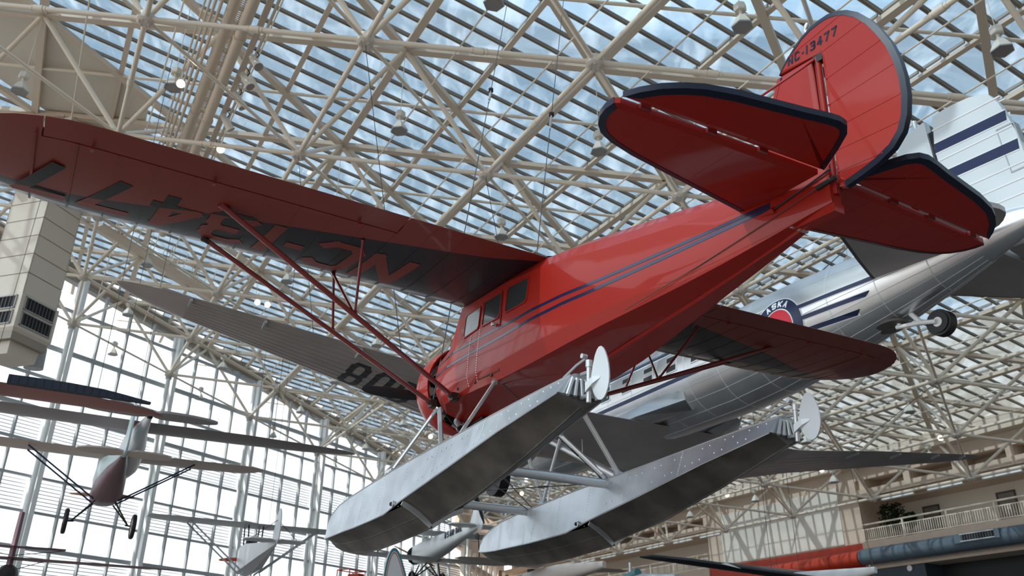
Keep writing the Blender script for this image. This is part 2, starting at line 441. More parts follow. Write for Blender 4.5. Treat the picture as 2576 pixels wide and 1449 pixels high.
# eaves
b = MB(); p0, p1 = RL(-1, 3.40, 0), RL(11.2, 15.6, 0)
for z, w, h in ((DT - .15, .5, .55), (DT + .36, .9, .12)): b.bar(p0 + Vector((0, 0, z)), p1 + Vector((0, 0, z)), w, h)
obj('eaves_beam', b, m_bar, ceiling)
b = MB(); b.box(XR - .5, XR + .4, -30, 56, DT - .5, DT + .42); obj('eaves_beam', b, m_beam, ceiling)

# pipes, perforated tray and conduits running up the roof
pb = empty('pipe_rack', roofM); tag(pb, 'bundle of large cream pipes with a perforated cable tray climbing the roof at left', 'pipes')
for i, z, r in ((.36, 1.3, .15), (.445, 1.15, .17), (.52, 1.45, .10)):
    member('large_pipe', RL(i, -1.6, z), RL(i, 2.5, z), r, m_beam, pb, n=14)
for k, (i, r) in enumerate(((.30, .05), (.27, .045), (.245, .035), (.22, .03), (.56, .035))):
    member('conduit', RL(i, -1.6, 1.2 + .05 * k), RL(i, 2.4, 1.2 + .05 * k), r, m_beam, pb, n=8)
b = MB(); x0, x1 = RL(.385, 0).x, RL(.425, 0).x
for k in range(260):
    y = RL(.4, 0).y - 9 + k * .09; b.box(x0 - .12, x1 + .14, y, y + .035, 1.62, 1.65)
for t in range(5): xx = x0 - .12 + (x1 - x0 + .26) * t / 4; b.box(xx - .015, xx + .015, RL(.4, 0).y - 9, RL(.4, 0).y + 14.4, 1.62, 1.65)
obj('perforated_tray', b, m_beam, pb, stuff=True)
for k in range(9):
    y = RL(.4, 0).y - 8 + k * 2.4; b = MB(); b.box(RL(.2, 0).x, RL(.58, 0).x, y, y + .09, 1.42, 1.5); obj('pipe_hanger', b, m_steel, pb)
    for i, z, r in ((.36, 1.3, .18), (.445, 1.15, .20)): b = MB(); b.tube((RL(i, 0).x, y, z), (RL(i, 0).x, y + .1, z), r, n=14); obj('pipe_collar', b, m_beam, pb)
# cream walkway planks beneath the frame
for k, (A, Bp) in enumerate((((.0, 2.35, .7), (1.06, 3.38, .7)), ((3.4, 6.2, .7), (4.4, 7.2, .7)))):
    w = empty('walkway', roofM); tag(w, ('cream maintenance walkway hanging between the far wing tip and the red wing', 'cream walkway hanging under the roof beyond the silver floats')[k], 'walkway')
    p, q = RL(*A), RL(*Bp); b = MB(); b.bar(p, q, .62, .10); obj('deck', b, m_beam, w)
    b = MB(); d = (q - p); y = Vector((0, 0, 1)).cross(d).normalized()
    for s_ in (-.31, .31):
        b.tube(p + y * s_ + Vector((0, 0, .55)), q + y * s_ + Vector((0, 0, .55)), .025, n=6)
        for t in range(9): c = p.lerp(q, t / 8) + y * s_; b.tube(c, c + Vector((0, 0, 1.0)), .02, n=5)
    obj('handrail', b, m_steel, w)

# ------------------------------------------------------------------ glass wall on the left
AB = Vector((.50930659, .86058515, 0)); NW = Vector((-.86058515, .50930659, 0)); Z_ = Vector((0, 0, 1))
gwM = frame(AB, NW, Z_, NW * 42.18471793 + H)
gw = empty('wall_left', gwM); tag(gw, 'tall glazed end wall of grey mullions with bands of louvres', kind='structure')
def ztop(s):                                       # underside of the sloping roof along the wall
    X = (gwM @ Vector((s, 0, 0)) - O_); return (DT - .35 - (X.x * N_.x + X.y * N_.y + (H.z - O_.z) * N_.z)) / N_.z
S0, S1 = -8.0, 62.6
cols = [24.5 + 6.67 * k for k in range(-5, 6)]
rows = [-1.7, -.55, 1.12, 2.80, 4.47, 6.15, 7.85, 9.53, 11.25, 12.90, 14.55, 16.2, 18.5]
for s in cols:
    b = MB(); b.box(s - .13, s + .13, -.55, -.32, -1.7, ztop(s)); b.box(s - .04, s + .04, -.34, -.10, -1.7, ztop(s)); b.box(s - .16, s + .16, -.12, .06, -1.7, ztop(s))
    obj('column', b, m_colm, gw)
mulls = []
for c in cols:
    for k in range(1, 4):
        s = c + k * 6.67 / 4
        if s < S1: mulls.append(s)
for s in mulls:
    b = MB(); b.box(s - .055, s + .055, -.14, .06, -1.7, ztop(s)); obj('mullion', b, m_mull, gw)
for z in rows[1:]:
    s1 = S1; 
    while ztop(s1) < z and s1 > S0: s1 -= .25
    h = .10 if z in (6.15, 12.90, 16.2) else .055
    b = MB(); b.box(S0, s1, -.16, .08, z - h, z + h); obj('transom', b, m_mull, gw)
allm = sorted(mulls + cols); pc = []
for a, c in zip(allm[:-1], allm[1:]):
    for z0, z1 in zip(rows, rows[1:] + [30]):
        t0, t1 = ztop(a), ztop(c)
        if z0 >= min(t0, t1) - .05: continue
        pc.append((a, c, z0, min(z1, t0), min(z1, t1)))
def pv(t): return 0 if seen(gwM @ Vector(((t[0] + t[1]) / 2, 0, (t[2] + t[3]) / 2)), 30) else 1
pc.sort(key=lambda t: (pv(t), t[0])); rest = MB()
for k, (a, c, z0, za, zc) in enumerate(pc):
    b = MB() if k < 300 else rest
    b.add([(a, 0, z0), (c, 0, z0), (c, 0, zc), (a, 0, za), (a, .02, z0), (c, .02, z0), (c, .02, zc), (a, .02, za)], [(0, 3, 2, 1), (4, 5, 6, 7), (0, 1, 5, 4), (1, 2, 6, 5), (2, 3, 7, 6), (3, 0, 4, 7)])
    if k < 300: obj('pane', b, m_wallglass, gw)
if rest.v: obj('far_panes', rest, m_wallglass, gw, stuff=True)
b = MB(); b.box(-.5, .5, -.06, .05, -.022, .022); slat_me = b.mesh('louvre', m_slat); nsl = 0; rest = MB()
for c in cols:
    for (z0, z1) in ((4.47, 6.15), (7.85, 9.53), (11.25, 12.90), (2.8, 4.47)):
        if c + 6.67 > S1 + 3: continue
        for k in range(9):
            z = z0 + (k + .6) * (z1 - z0) / 9.4
            if nsl < 300 and seen(gwM @ Vector((c + 3.3, .3, z)), 300):
                o = link('louvre', slat_me, gw); o.location = (c + 3.33, .34, z); o.scale = (6.4, 1, 1); o.rotation_euler = (radians(28), 0, 0); nsl += 1
            else: rest.box(c + .1, c + 6.5, .3, .40, z - .02, z + .02)
if rest.v: obj('far_louvres', rest, m_slat, gw, stuff=True)
# tall round posts under the last row of frame nodes, with their head struts
for k in range(-1, 7):
    P = roofM @ RL(k, k + 4)
    L = gwM.inverted() @ P
    if ztop(L.x) > L.z: 
        member('round_post', (L.x, L.y, -1.7), (L.x, L.y, L.z), .115, m_colm, gw, n=14)
        b = MB(); b.tube((L.x, L.y, L.z - .30), (L.x, L.y, L.z + .1), .17, n=14); obj('post_head', b, m_mull, gw, 40)

# ------------------------------------------------------------------ beige wall with balconies on the right
EH = Vector((.87376984, .48633966, 0))
rwM = frame(EH, B_, Z_, EH * 46.0752 + H)
rw = empty('wall_right', rwM); tag(rw, 'beige gallery wall with recessed balconies, slot openings and an orange red band', kind='structure')
def rbox(name, m, b0, b1, e0, e1, z0, z1, par=rw):
    b = MB(); b.box(e0, e1, b0, b1, z0, z1); return obj(name, b, m, par)
BAYR, P0b, P1b, LFT = 10.0, 37.15, 51.4, 84.0
for (b0, b1) in ((BAYR, P0b), (P1b, LFT)):
    rbox('upper_wall', m_wall, b0, b1, 0, .5, 12.4, 20)
    rbox('spandrel', m_wall, b0, b1, -.12, .5, 11.32, 11.78)
    rbox('slot_back', m_wall, b0, b1, 1.6, 1.7, 11.2, 12.6)
    rbox('slot_floor', m_wall, b0, b1, .4, 1.7, 11.32, 11.4); rbox('slot_ceiling', m_wall, b0, b1, .4, 1.7, 12.45, 12.55)
    k = b0
    while k < b1:
        rbox('slot_pier', m_wall, k, k + .45, 0, 1.6, 11.7, 12.45); k += 3.05 if b0 > 50 else 3.3
    rbox('balcony_ceiling', m_wall, b0, b1, .3, 4.4, 11.25, 11.33)
    rbox('balcony_back', m_wall2, b0, b1, 3.4, 3.6, 8.4, 11.3)
    rbox('balcony_floor', m_wall, b0, b1, -.1, 4.4, 8.28, 8.55)
    rbox('balcony_fascia', m_wall, b0, b1, -.22, -.05, 7.0, 8.57)
    rbox('soffit', m_wall, b0, b1, -.2, 5, 6.93, 7.02)
rbox('pier', m_wall, P0b, P1b, 0, .6, -1.7, 20)
rbox('banner_panel', m_wall2, 38.65, 49.87, -.07, .0, 8.66, 12.25)
rbox('pier_return', m_wall, P0b - .05, P0b, 0, 4.4, 8.5, 11.3); rbox('pier_return', m_wall, P1b, P1b + .05, 0, 4.4, 8.5, 11.3)
rbox('orange_band', m_orange, P0b - .15, 56.5, -.1, 0.02, 6.55, 8.57); rbox('orange_band', m_orange, P0b - .15, 56.5, -.1, .02, 3.0, 6.5)
rbox('dark_gallery', m_dark, BAYR, 37.4, 1.5, 1.6, -1.7, 6.95)  # near-black sheet painted in for the shade inside the opening
b = MB(); b.tube((-.12, 34.2, 6.75), (-.05, 34.2, 6.75), .17, n=18); obj('round_plate', b, m_white, rw, 40)
rbox('blue_grey_wall', mat('slate_wall', (.035, .055, .075), .6), 33.2, P0b - .1, -.05, 1.5, -1.7, 6.93)
rbox('lower_wall', m_wall, 56.5, LFT, 0, .5, -1.7, 7.0)
# railings
for (b0, b1, n) in ((BAYR, P0b - .1, 7), (P1b + .1, 70.0, 5)):
    b = MB(); b.tube((-.12, b0, 9.62), (-.12, b1, 9.62), .055, n=8); b.box(-.15, -.09, b0, b1, 9.30, 9.36); b.box(-.15, -.09, b0, b1, 8.62, 8.68)
    obj('handrail', b, m_steel, rw)
    k = b1 - (3.0 if b0 < 40 else 2.6)
    while k > b0: rbox('rail_post', m_steel, k, k + .1, -.16, -.07, 8.5, 9.62); k -= 2.95
bal_me = None; nb = 0
for (b0, b1) in ((BAYR, P0b - .1), (P1b + .1, 70.0)):
    k = b1 - .1
    while k > b0:
        if nb < 300 and seen(rwM @ Vector((0, k, 9)), 60):
            if bal_me is None:
                t = MB(); t.box(-.018, .018, -.022, .022, 0, .66); bal_me = t.mesh('baluster', m_steel)
            o = link('baluster', bal_me, rw); o.location = (-.12, k, 8.66); nb += 1
        k -= .148
# doors and notices on the balcony
for n, (b0, dark) in enumerate(((33.95, 0), (29.0, 0), (26.55, 1))):
    d = empty('door_%d' % (n + 1), rwM); tag(d, ('grey balcony door behind the potted plant', 'grey balcony door carrying a white notice', 'dark open doorway at the right end of the balcony')[n], kind='structure')
    b = MB(); b.box(3.30, 3.42, b0 - .08, b0, 8.55, 10.78); b.box(3.30, 3.42, b0 + 1.0, b0 + 1.08, 8.55, 10.78); b.box(3.30, 3.42, b0 - .08, b0 + 1.08, 10.68, 10.78); obj('door_frame', b, mat('door_frame_brown', (.10, .085, .075), .5), d)
    b = MB(); b.box(3.34, 3.38, b0, b0 + 1.0, 8.55, 10.68); obj('door_leaf', b, m_dark if dark else mat('door_grey', (.23, .20, .185), .5), d)  # the open doorway gets a near-black sheet standing for its shade
    b = MB(); b.tube((3.3, b0 + .12, 9.55), (3.3, b0 + .24, 9.55), .025, n=6); obj('door_handle', b, m_rivet, d)
    if n == 1:
        b = MB(); b.box(3.325, 3.335, b0 + .38, b0 + .62, 9.75, 10.05); obj('notice', b, m_white, d)
for z in (9.6, 10.0): rbox('notice', m_white, 28.15, 28.45, 3.36, 3.39, z, z + .28)
# round ducts in front of the fascia
dk = empty('air_duct', rwM); tag(dk, 'large blue grey round air duct running under the right balcony', 'duct')
b = MB(); b.tube((-.75, 10, 7.62), (-.75, 36.85, 7.62), .47, n=28); obj('duct_pipe', b, m_bluegrey, dk, 40)
for k in range(9): b = MB(); b.tube((-.75, 11 + k * 2.95, 7.62), (-.75, 11.06 + k * 2.95, 7.62), .485, n=28); obj('duct_seam', b, m_bluegrey, dk, 40)
for k in range(10): b = MB(); b.tube((-.75, 27.2 + k * .3, 7.62), (-.75, 27.23 + k * .3, 7.62), .478, n=28); obj('duct_rib', b, m_bluegrey, dk, 40)
b = MB(); b.box(-1.32, -.9, 27.55, 30.2, 7.52, 8.0); obj('grille_box', b, m_bluegrey, dk)
b = MB(); b.box(-1.325, -1.30, 27.85, 29.75, 7.6, 7.93); obj('grille_opening', b, m_dark, dk)
for k in range(12):
    b = MB(); b.box(-1.36, -1.31, 27.95 + k * .155, 27.99 + k * .155, 7.6, 7.93); obj('vane', b, mat('vane_grey', (.12, .13, .14), .4, metal=.4), dk)
b = MB(); 
for z in (7.57, 7.93): b.box(-1.37, -1.3, 27.8, 29.8, z, z + .04)
obj('grille_frame', b, m_lightal, dk)
d2 = empty('orange_duct', rwM); tag(d2, 'short orange red round duct joining the blue grey air duct', 'duct')
b = MB(); b.tube((-.75, 36.95, 7.6), (-.75, 45, 7.52), .44, n=28); obj('duct_pipe', b, m_orange, d2, 40)
b = MB(); b.tube((-.75, 39.2, 7.58), (-.75, 39.35, 7.58), .47, n=28); obj('duct_seam', b, m_orange, d2, 40)
rbox('duct_vent', m_dark, 43.6, 45.6, -.14, -.1, 7.0, 7.35)
# row of tube lights along the lower edge of the frame
nodes8 = [RL(8, j) for j in range(3, 13)]
for k, (p, q) in enumerate(zip(nodes8[:-1], nodes8[1:])):
    if not (seen(roofM @ p, 60) or seen(roofM @ q, 60)): continue
    if k + 3 in (6, 7): continue
    t = empty('tube_light', roofM); tag(t, 'slim white tube light on the frame edge ' + {3: 'above the balcony doors at far right', 4: 'under the silver wing tip', 5: 'above the potted plant and the balcony rail', 8: 'left of the pale banner panel', 9: 'second bay left of the pale banner panel', 10: 'third bay left of the pale banner panel', 11: 'fourth bay left of the pale banner panel'}.get(k + 3, 'in the farthest bay'), 'light', 'tube lights along the frame edge')
    for a, c in ((.08, .42), (.56, .9)):
        A, Bq = p.lerp(q, a), p.lerp(q, c); o = Vector((.0, 0, -.2)); b = MB(); b.bar(A + o, Bq + o, .14, .10); obj('batten', b, m_white, t)
# end wall far beyond, floor, and the closed side behind the photographer
ew = empty('wall_back', Matrix.Identity(4)); tag(ew, 'far beige end wall with cream posts and rusty steel uprights', kind='structure')
A = gwM @ Vector((62.6, 0, 0)); Bq = rwM @ Vector((0, 84, 0))
u = (Bq - A); u.z = 0; L = u.length; u.normalize(); nn = Vector((-u.y, u.x, 0))
ew.matrix_world = frame(u, nn, Z_, (A.x, A.y, H.z))
def ebox(name, m, s0, s1, d0, d1, z0, z1):
    b = MB(); b.box(s0, s1, d0, d1, z0, z1); return obj(name, b, m, ew)
ebox('upper_panel', m_wall, 0, L, 0, .4, 11.2, 21); ebox('lower_panel', m_wall, 0, L, 0, .4, -1.7, 7.6)
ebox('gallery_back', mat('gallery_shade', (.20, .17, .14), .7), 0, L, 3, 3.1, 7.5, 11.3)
ebox('spandrel', m_wall, 0, L, -.3, .3, 9.9, 10.4)
for k in range(9):
    ebox('post', m_wall2, L * k / 9 + .5, L * k / 9 + .95, -.45, -.1, -1.7, 11.4)
rust = mat('rust_steel', (.36, .16, .07), .6)
for k in range(4): ebox('rust_upright', rust, 3 + k * 3.1, 3.25 + k * 3.1, -3.2, -2.95, -1.7, 9.6)
fl = MB(); fl.box(-90, 90, -70, 130, -.2, 0); o = obj('floor', fl, m_floor); tag(o, 'dark museum floor far below the hanging aircraft', kind='structure')
hb = empty('wall_rear', frame(EH, B_, Z_, H)); tag(hb, 'plain beige wall closing the hall behind the photographer', kind='structure')
b = MB(); b.box(-45, 46.5, -46.5, -46, -1.7, 26); obj('wall_panel', b, m_wall, hb)
b = MB(); b.box(46.1, 46.6, -46, 10, -1.7, 20); obj('wall_panel', b, m_wall, hb)
gd = MB(); gd.box(-400, 400, -300, 500, -.6, -.5); o = obj('ground', gd, mat('outdoor_paving', (.5, .49, .47), .8)); tag(o, 'pale paving outside the glass wall', kind='structure')

# ------------------------------------------------------------------ air tower hanging at the left
ta1, ta2 = radians(73), radians(164)
tu1 = Vector((cos(ta1), sin(ta1), 0)); tu2 = Vector((cos(ta2), sin(ta2), 0))
QT = Vector((-17.73, 28.0, 0)) + H
twM = frame(tu1, tu2, Z_, QT)
tw = empty('air_tower', twM); tag(tw, 'tall beige panelled air tower with dark grilles hanging at left', 'air duct')
w1, w2 = 1.66, 1.80
joints = [12.85 + .8 * k for k in range(0, 11)]
zc = 12.95; zs = [zc] + [z for z in (13.78, 14.57, 15.35, 16.11, 16.88, 17.65, 18.42, 19.2, 20.0, 20.8)]
core = MB(); core.box(.02, w1 - .02, .02, w2 - .02, 11.2, 20.8); obj('core', core, m_duct2, tw)
for z0, z1 in zip(zs[:-1], zs[1:]):
    b = MB()
    b.box(0, w1, -.0, .03, z0 + .02, z1 - .02); b.box(0, .03, 0, w2, z0 + .02, z1 - .02)
    b.box(w1 - .03, w1, 0, w2, z0 + .02, z1 - .02); b.box(0, w1, w2 - .03, w2, z0 + .02, z1 - .02)
    obj('panel', b, m_duct, tw)
b = MB(); b.box(-.06, w1 + .06, -.06, w2 + .06, 11.62, 12.93); obj('grille_box', b, m_duct, tw)
# grilles: two stacked on each visible face
for f in (0, 1):
    for z0, z1 in ((12.38, 12.82), (11.78, 12.22)):
        fr = MB(); op = MB(); wv = w1 if f == 0 else w2
        def fb(mb, a0, a1, d0, d1, q0, q1):
            if f == 0: mb.box(a0, a1, -.06 - d1, -.06 - d0, q0, q1)
            else: mb.box(-.06 - d1, -.06 - d0, a0, a1, q0, q1)
        fb(op, .16, wv - .16, 0, .01, z0, z1); obj('grille_opening', op, m_dark, tw)
        for q in (z0 - .04, z1): fb(fr, .12, wv - .12, 0, .05, q, q + .04)
        for q in (.12, wv - .16): fb(fr, q, q + .04, 0, .05, z0 - .04, z1 + .04)
        obj('grille_frame', fr, mat('grille_frame_grey', (.36, .35, .34), .4, metal=.4), tw)
        for k in range(9):
            v = MB(); a = .2 + k * (wv - .4) / 8.3; fb(v, a, a + .02, .0, .05, z0, z1); obj('vane', v, mat('vane_grey', (.12, .13, .14), .4, metal=.4), tw)
b = MB(); b.loft([[(-.06, -.06, 11.62), (w1 + .06, -.06, 11.62), (w1 + .06, w2 + .06, 11.62), (-.06, w2 + .06, 11.62)],
                  [(.22, .22, 11.2), (w1 - .1, .22, 11.2), (w1 - .1, w2 - .22, 11.2), (.22, w2 - .22, 11.2)],
                  [(.3, .3, 10.75), (w1 - .1, .3, 10.75), (w1 - .1, w2 - .3, 10.75), (.3, w2 - .3, 10.75)]])
obj('tapered_base', b, m_duct, tw)
b = MB(); b.tube((w1 + .06, 1.0, 11.9), (w1 + .5, 1.0, 11.7), .38, n=16); b.tube((w1 + .5, 1.0, 11.7), (w1 + .55, 1.0, 10.9), .34, n=16)
obj('round_outlet', b, m_mull, tw, 40)
# ------------------------------------------------------------------ the red floatplane
SR = ((-0.4935154, -0.8689010, 0.0381258), (0.8655511, -0.4949637, -0.0763689), (0.0852279, -0.0046894, 0.9963504))
SPOS = Vector((-0.1854338, 10.5731395, 4.5495612)) + H
sM = frame([SR[k][0] for k in range(3)], [SR[k][1] for k in range(3)], [SR[k][2] for k in range(3)], SPOS)
fp = empty('floatplane', sM); tag(fp, 'red high wing floatplane with navy trim on two silver floats', 'airplane')

# wing colour: red, with a navy scallop along the leading edge; the letters are counterchanged across its border
BORDER = [(0.0, -1.99), (.6, -1.84), (1.0, -1.67), (1.4, -1.56), (1.8, -1.47), (2.35, -1.34), (3.0, -1.19), (3.5, -1.07), (4.07, -.93), (4.5, -.78), (5.05, -.60), (5.4, -.52), (5.9, -.46), (7.0, -.40)]
def border_mat(name, c_in, c_out, rough, coat):
    m = mat(name, c_in, rough, coat=coat, bump=(2.5, .06)); t = m.node_tree; p = t.nodes['Principled BSDF']
    c = nd(t, 'ShaderNodeTexCoord'); s = nd(t, 'ShaderNodeSeparateXYZ'); t.links.new(c.outputs['Object'], s.inputs[0])
    ab = nd(t, 'ShaderNodeMath', operation='ABSOLUTE'); t.links.new(s.outputs['Y'], ab.inputs[0])
    dv = nd(t, 'ShaderNodeMath', operation='DIVIDE'); dv.inputs[1].default_value = 7.0; t.links.new(ab.outputs[0], dv.inputs[0])
    fc = nd(t, 'ShaderNodeFloatCurve'); cu = fc.mapping.curves[0]
    pts = [(y / 7.0, (x + 2.0) / 2.0) for y, x in BORDER]
    cu.points[0].location = pts[0]; cu.points[1].location = pts[-1]
    for q in pts[1:-1]: cu.points.new(*q)
    fc.mapping.update(); t.links.new(dv.outputs[0], fc.inputs['Value'])
    ml = nd(t, 'ShaderNodeMath', operation='MULTIPLY_ADD'); ml.inputs[1].default_value = 2.0; ml.inputs[2].default_value = -2.0; t.links.new(fc.outputs[0], ml.inputs[0])
    gt = nd(t, 'ShaderNodeMath', operation='GREATER_THAN'); t.links.new(s.outputs['X'], gt.inputs[0]); t.links.new(ml.outputs[0], gt.inputs[1])
    mx = nd(t, 'ShaderNodeMix', data_type='RGBA'); mx.inputs['A'].default_value = (*c_out, 1); mx.inputs['B'].default_value = (*c_in, 1)
    t.links.new(gt.outputs[0], mx.inputs['Factor']); t.links.new(mx.outputs['Result'], p.inputs['Base Color'])
    return m
WRED = (.23, .028, .016)
m_wing = border_mat('scalloped_wing', (.006, .007, .012), WRED, .42, .18)
m_letter = border_mat('counterchanged_letter', WRED, (.006, .007, .012), .45, .1)
def wz(y): return .0 + .018 * abs(y)
XLE, CH = .04, 2.04
TIP = [(5.15, .04, -2.0), (5.4, .03, -1.96), (5.63, .01, -1.88), (5.85, -.03, -1.76), (6.05, -.10, -1.61), (6.25, -.20, -1.41), (6.4, -.33, -1.19), (6.5, -.47, -1.01), (6.56, -.62, -.88), (6.585, -.72, -.78)]
def wsec(y):
    if y <= 5.15: return (y, XLE, wz(y) + .085, CH, .125)
    for p, q in zip(TIP[:-1], TIP[1:]):
        if p[0] <= y <= q[0]: t = (y - p[0]) / (q[0] - p[0]); le = p[1] + (q[1] - p[1]) * t; te = p[2] + (q[2] - p[2]) * t
    t = (y - 5.15) / 1.45
    return (y, le, wz(y) + .085 + .05 * t, le - te, .125)
for sd in (1, -1):
    b = MB()
    wingpiece(b, [wsec(y) for y in (.28, 1.2, 2.15)], sd)
    wingpiece(b, [wsec(y) for y in (2.15, 3.2, 4.4, 5.15, 5.4, 5.63)], sd, 0, .815)
    wingpiece(b, [wsec(y) for y in (5.63, 5.85, 6.05, 6.25, 6.4, 6.5, 6.56, 6.585)], sd)
    w = obj('wing', b, m_wing, fp, 50)
    if sd < 0: w.location.z = -.035
    a = MB(); wingpiece(a, [wsec(y) for y in (2.165, 3.3, 4.5, 5.15, 5.4, 5.615)], sd, .825, 1.0, 6)
    al = obj('aileron', a, m_wing, fp, 50); al.location.z = -.035 if sd < 0 else 0
    h = MB()
    for y in (2.6, 4.1, 5.2): h.box(-1.70, -1.63, sd * y - .015, sd * y + .015, wz(y) + .0, wz(y) + .03)
    obj('aileron_hinge', h, m_reddark, al, stuff=True)
    r = MB()                                        # rib stitching ridges under the fabric
    for k in range(15):
        y = .75 + k * .352
        x1 = -1.62 if 2.1 < y < 5.7 else -1.92
        s_ = [q for q in foil(CH, .125, .06, (XLE - x1) / CH, 9)][9:]
        for (xa, za), (xb, zb) in zip(s_[:-1], s_[1:]):
            r.bar((XLE - xa, sd * y, wz(y) + .085 + za - .0), (XLE - xb, sd * y, wz(y) + .085 + zb - .0), .022, .006)
    obj('rib_tapes', r, m_wing, w, stuff=True)
# registration under the left wing, tops of the letters towards the leading edge
def under_z(x, y):
    xx = max(0.001, (XLE - x) / CH)
    t = 5 * .125 * CH * (.2969 * sqrt(xx) - .126 * xx - .3516 * xx * xx + .2843 * xx ** 3 - .1015 * xx ** 4)
    return wz(y) + .085 - .7 * t
reg = [('N', 1.62, .55), ('C', 2.24, .53), ('-', 2.84, .28), ('1', 3.10, .34), ('3', 3.46, .50), ('4', 4.03, .52), ('7', 4.66, .50), ('7', 5.27, .50)]
for ch, y0, w_ in reg:
    b = MB(); x_off = -1.08 - .02 * (y0 - 1.6)
    # cut strokes finely so that they lie on the curved underside
    tmp = MB(); glyph(tmp, ch, w_, .84, .135, lambda u, v, t: (u, v, t), 0, 1)
    for f0 in range(0, len(tmp.v), 8):
        q = [tmp.v[f0 + k] for k in range(4)]
        for k in range(6):
            def L(p0, p1, t): return (p0[0] + (p1[0] - p0[0]) * t, p0[1] + (p1[1] - p0[1]) * t)
            a0, a1 = L(q[0], q[1], k / 6), L(q[0], q[1], (k + 1) / 6); c0, c1 = L(q[3], q[2], k / 6), L(q[3], q[2], (k + 1) / 6)
            vs = []
            for dz in (.004, .002):
                for (u, v) in (a0, a1, c1, c0):
                    sl = v * .10; X, Y = x_off + v, y0 + u + sl
                    vs.append((X, Y, under_z(X, Y) - dz))
            b.add(vs, [(0, 1, 2, 3), (7, 6, 5, 4), (0, 4, 5, 1), (1, 5, 6, 2), (2, 6, 7, 3), (3, 7, 4, 0)])
    obj('registration_mark', b, m_letter, fp)

# fuselage -----------------------------------------------------------------
FS = [  # x, nine points of the half section from the top centre line to the keel
 (.64, [(0, -.24), (.25, -.29), (.42, -.41), (.53, -.58), (.57, -.80), (.55, -.98), (.47, -1.13), (.36, -1.24), (0, -1.36)]),
 (.30, [(0, -.26), (.28, -.29), (.47, -.39), (.56, -.54), (.605, -.75), (.625, -.93), (.62, -1.08), (.55, -1.20), (0, -1.31)]),
 (-.06, [(0, .16), (.30, .16), (.50, .12), (.575, .0), (.60, -.45), (.625, -.78), (.625, -1.02), (.57, -1.20), (0, -1.27)]),
 (-.6, [(0, .17), (.30, .17), (.50, .12), (.58, .0), (.61, -.45), (.63, -.78), (.63, -1.02), (.57, -1.19), (0, -1.25)]),
 (-1.25, [(0, .18), (.30, .18), (.50, .12), (.58, .0), (.61, -.45), (.63, -.75), (.625, -1.0), (.55, -1.17), (0, -1.24)]),
 (-1.93, [(0, .24), (.28, .21), (.48, .09), (.575, -.05), (.605, -.38), (.62, -.68), (.61, -.95), (.545, -1.13), (0, -1.20)]),
 (-2.5, [(0, .20), (.26, .16), (.44, .04), (.52, -.10), (.555, -.40), (.57, -.66), (.555, -.90), (.50, -1.06), (0, -1.12)]),
 (-3.0, [(0, .14), (.23, .10), (.38, -.02), (.45, -.16), (.48, -.42), (.49, -.64), (.475, -.85), (.43, -.985), (0, -1.04)]),
 (-3.5, [(0, .08), (.20, .04), (.32, -.08), (.37, -.20), (.395, -.43), (.40, -.62), (.385, -.80), (.345, -.915), (0, -.965)]),
 (-4.0, [(0, .01), (.16, -.02), (.25, -.12), (.29, -.23), (.31, -.44), (.312, -.60), (.30, -.75), (.265, -.845), (0, -.885)]),
 (-4.5, [(0, -.06), (.12, -.09), (.18, -.17), (.215, -.27), (.23, -.44), (.232, -.57), (.22, -.69), (.195, -.77), (0, -.80)]),
 (-5.0, [(0, -.13), (.08, -.15), (.12, -.21), (.145, -.29), (.155, -.43), (.157, -.53), (.15, -.62), (.13, -.685), (0, -.705)]),
 (-5.45, [(0, -.20), (.05, -.21), (.07, -.25), (.08, -.31), (.085, -.42), (.085, -.49), (.082, -.55), (.07, -.60), (0, -.61)]),
 (-5.60, [(0, -.22), (.04, -.23), (.05, -.26), (.058, -.31), (.062, -.41), (.062, -.47), (.06, -.53), (.05, -.575), (0, -.585)]),
]
def fsec(h): return [(y, z) for y, z in h] + [(-y, z) for y, z in reversed(h[1:-1])]
b = MB(); b.loft([[(x, y, z) for y, z in fsec(h)] for x, h in FS])
fus = obj('fuselage', b, m_red, fp, 14)
def side_y(x, z):
    """half width of the fuselage skin at (x, z)"""
    for (xa, ha), (xb, hb_) in zip(FS[:-1], FS[1:]):
        if xb <= x <= xa:
            t = (xa - x) / (xa - xb); h = [(p[0] + (q[0] - p[0]) * t, p[1] + (q[1] - p[1]) * t) for p, q in zip(ha, hb_)]
            for (y0, z0), (y1, z1) in zip(h[1:], h[2:]):
                if z1 <= z <= z0: return y0 + (y1 - y0) * (z0 - z) / max(z0 - z1, 1e-6)
    return .05
def skin_strip(mb, pts, w, off=.004, sd=1, n=40):
    """ribbon of width w (in z) lying on the fuselage side along (x, z) pts"""
    P = []
    for (xa, za), (xb, zb) in zip(pts[:-1], pts[1:]):
        k = max(2, int(n * abs(xb - xa) / 6))
        for t in range(k): P.append((xa + (xb - xa) * t / k, za + (zb - za) * t / k))
    P.append(pts[-1]); secs = []
    for x, z in P:
        a = side_y(x, z + w / 2); c = side_y(x, z - w / 2)
        secs.append([(x, sd * (a + off), z + w / 2), (x, sd * (c + off), z - w / 2), (x, sd * (c - .01), z - w / 2), (x, sd * (a - .01), z + w / 2)])
    mb.loft(secs)
for sd in (1, -1):
    for pts in (((.60, -.62), (0.2, -.575), (-1.5, -.565), (-3.0, -.515), (-4.5, -.43), (-5.05, -.395)), ((.60, -.78), (.2, -.735), (-1.25, -.70), (-3.0, -.60), (-4.5, -.475), (-5.05, -.43))):
        b = MB(); skin_strip(b, pts, .034 if abs(pts[1][1]) < .6 else .036, .003, sd); obj('pinstripe', b, m_stripe, fp)
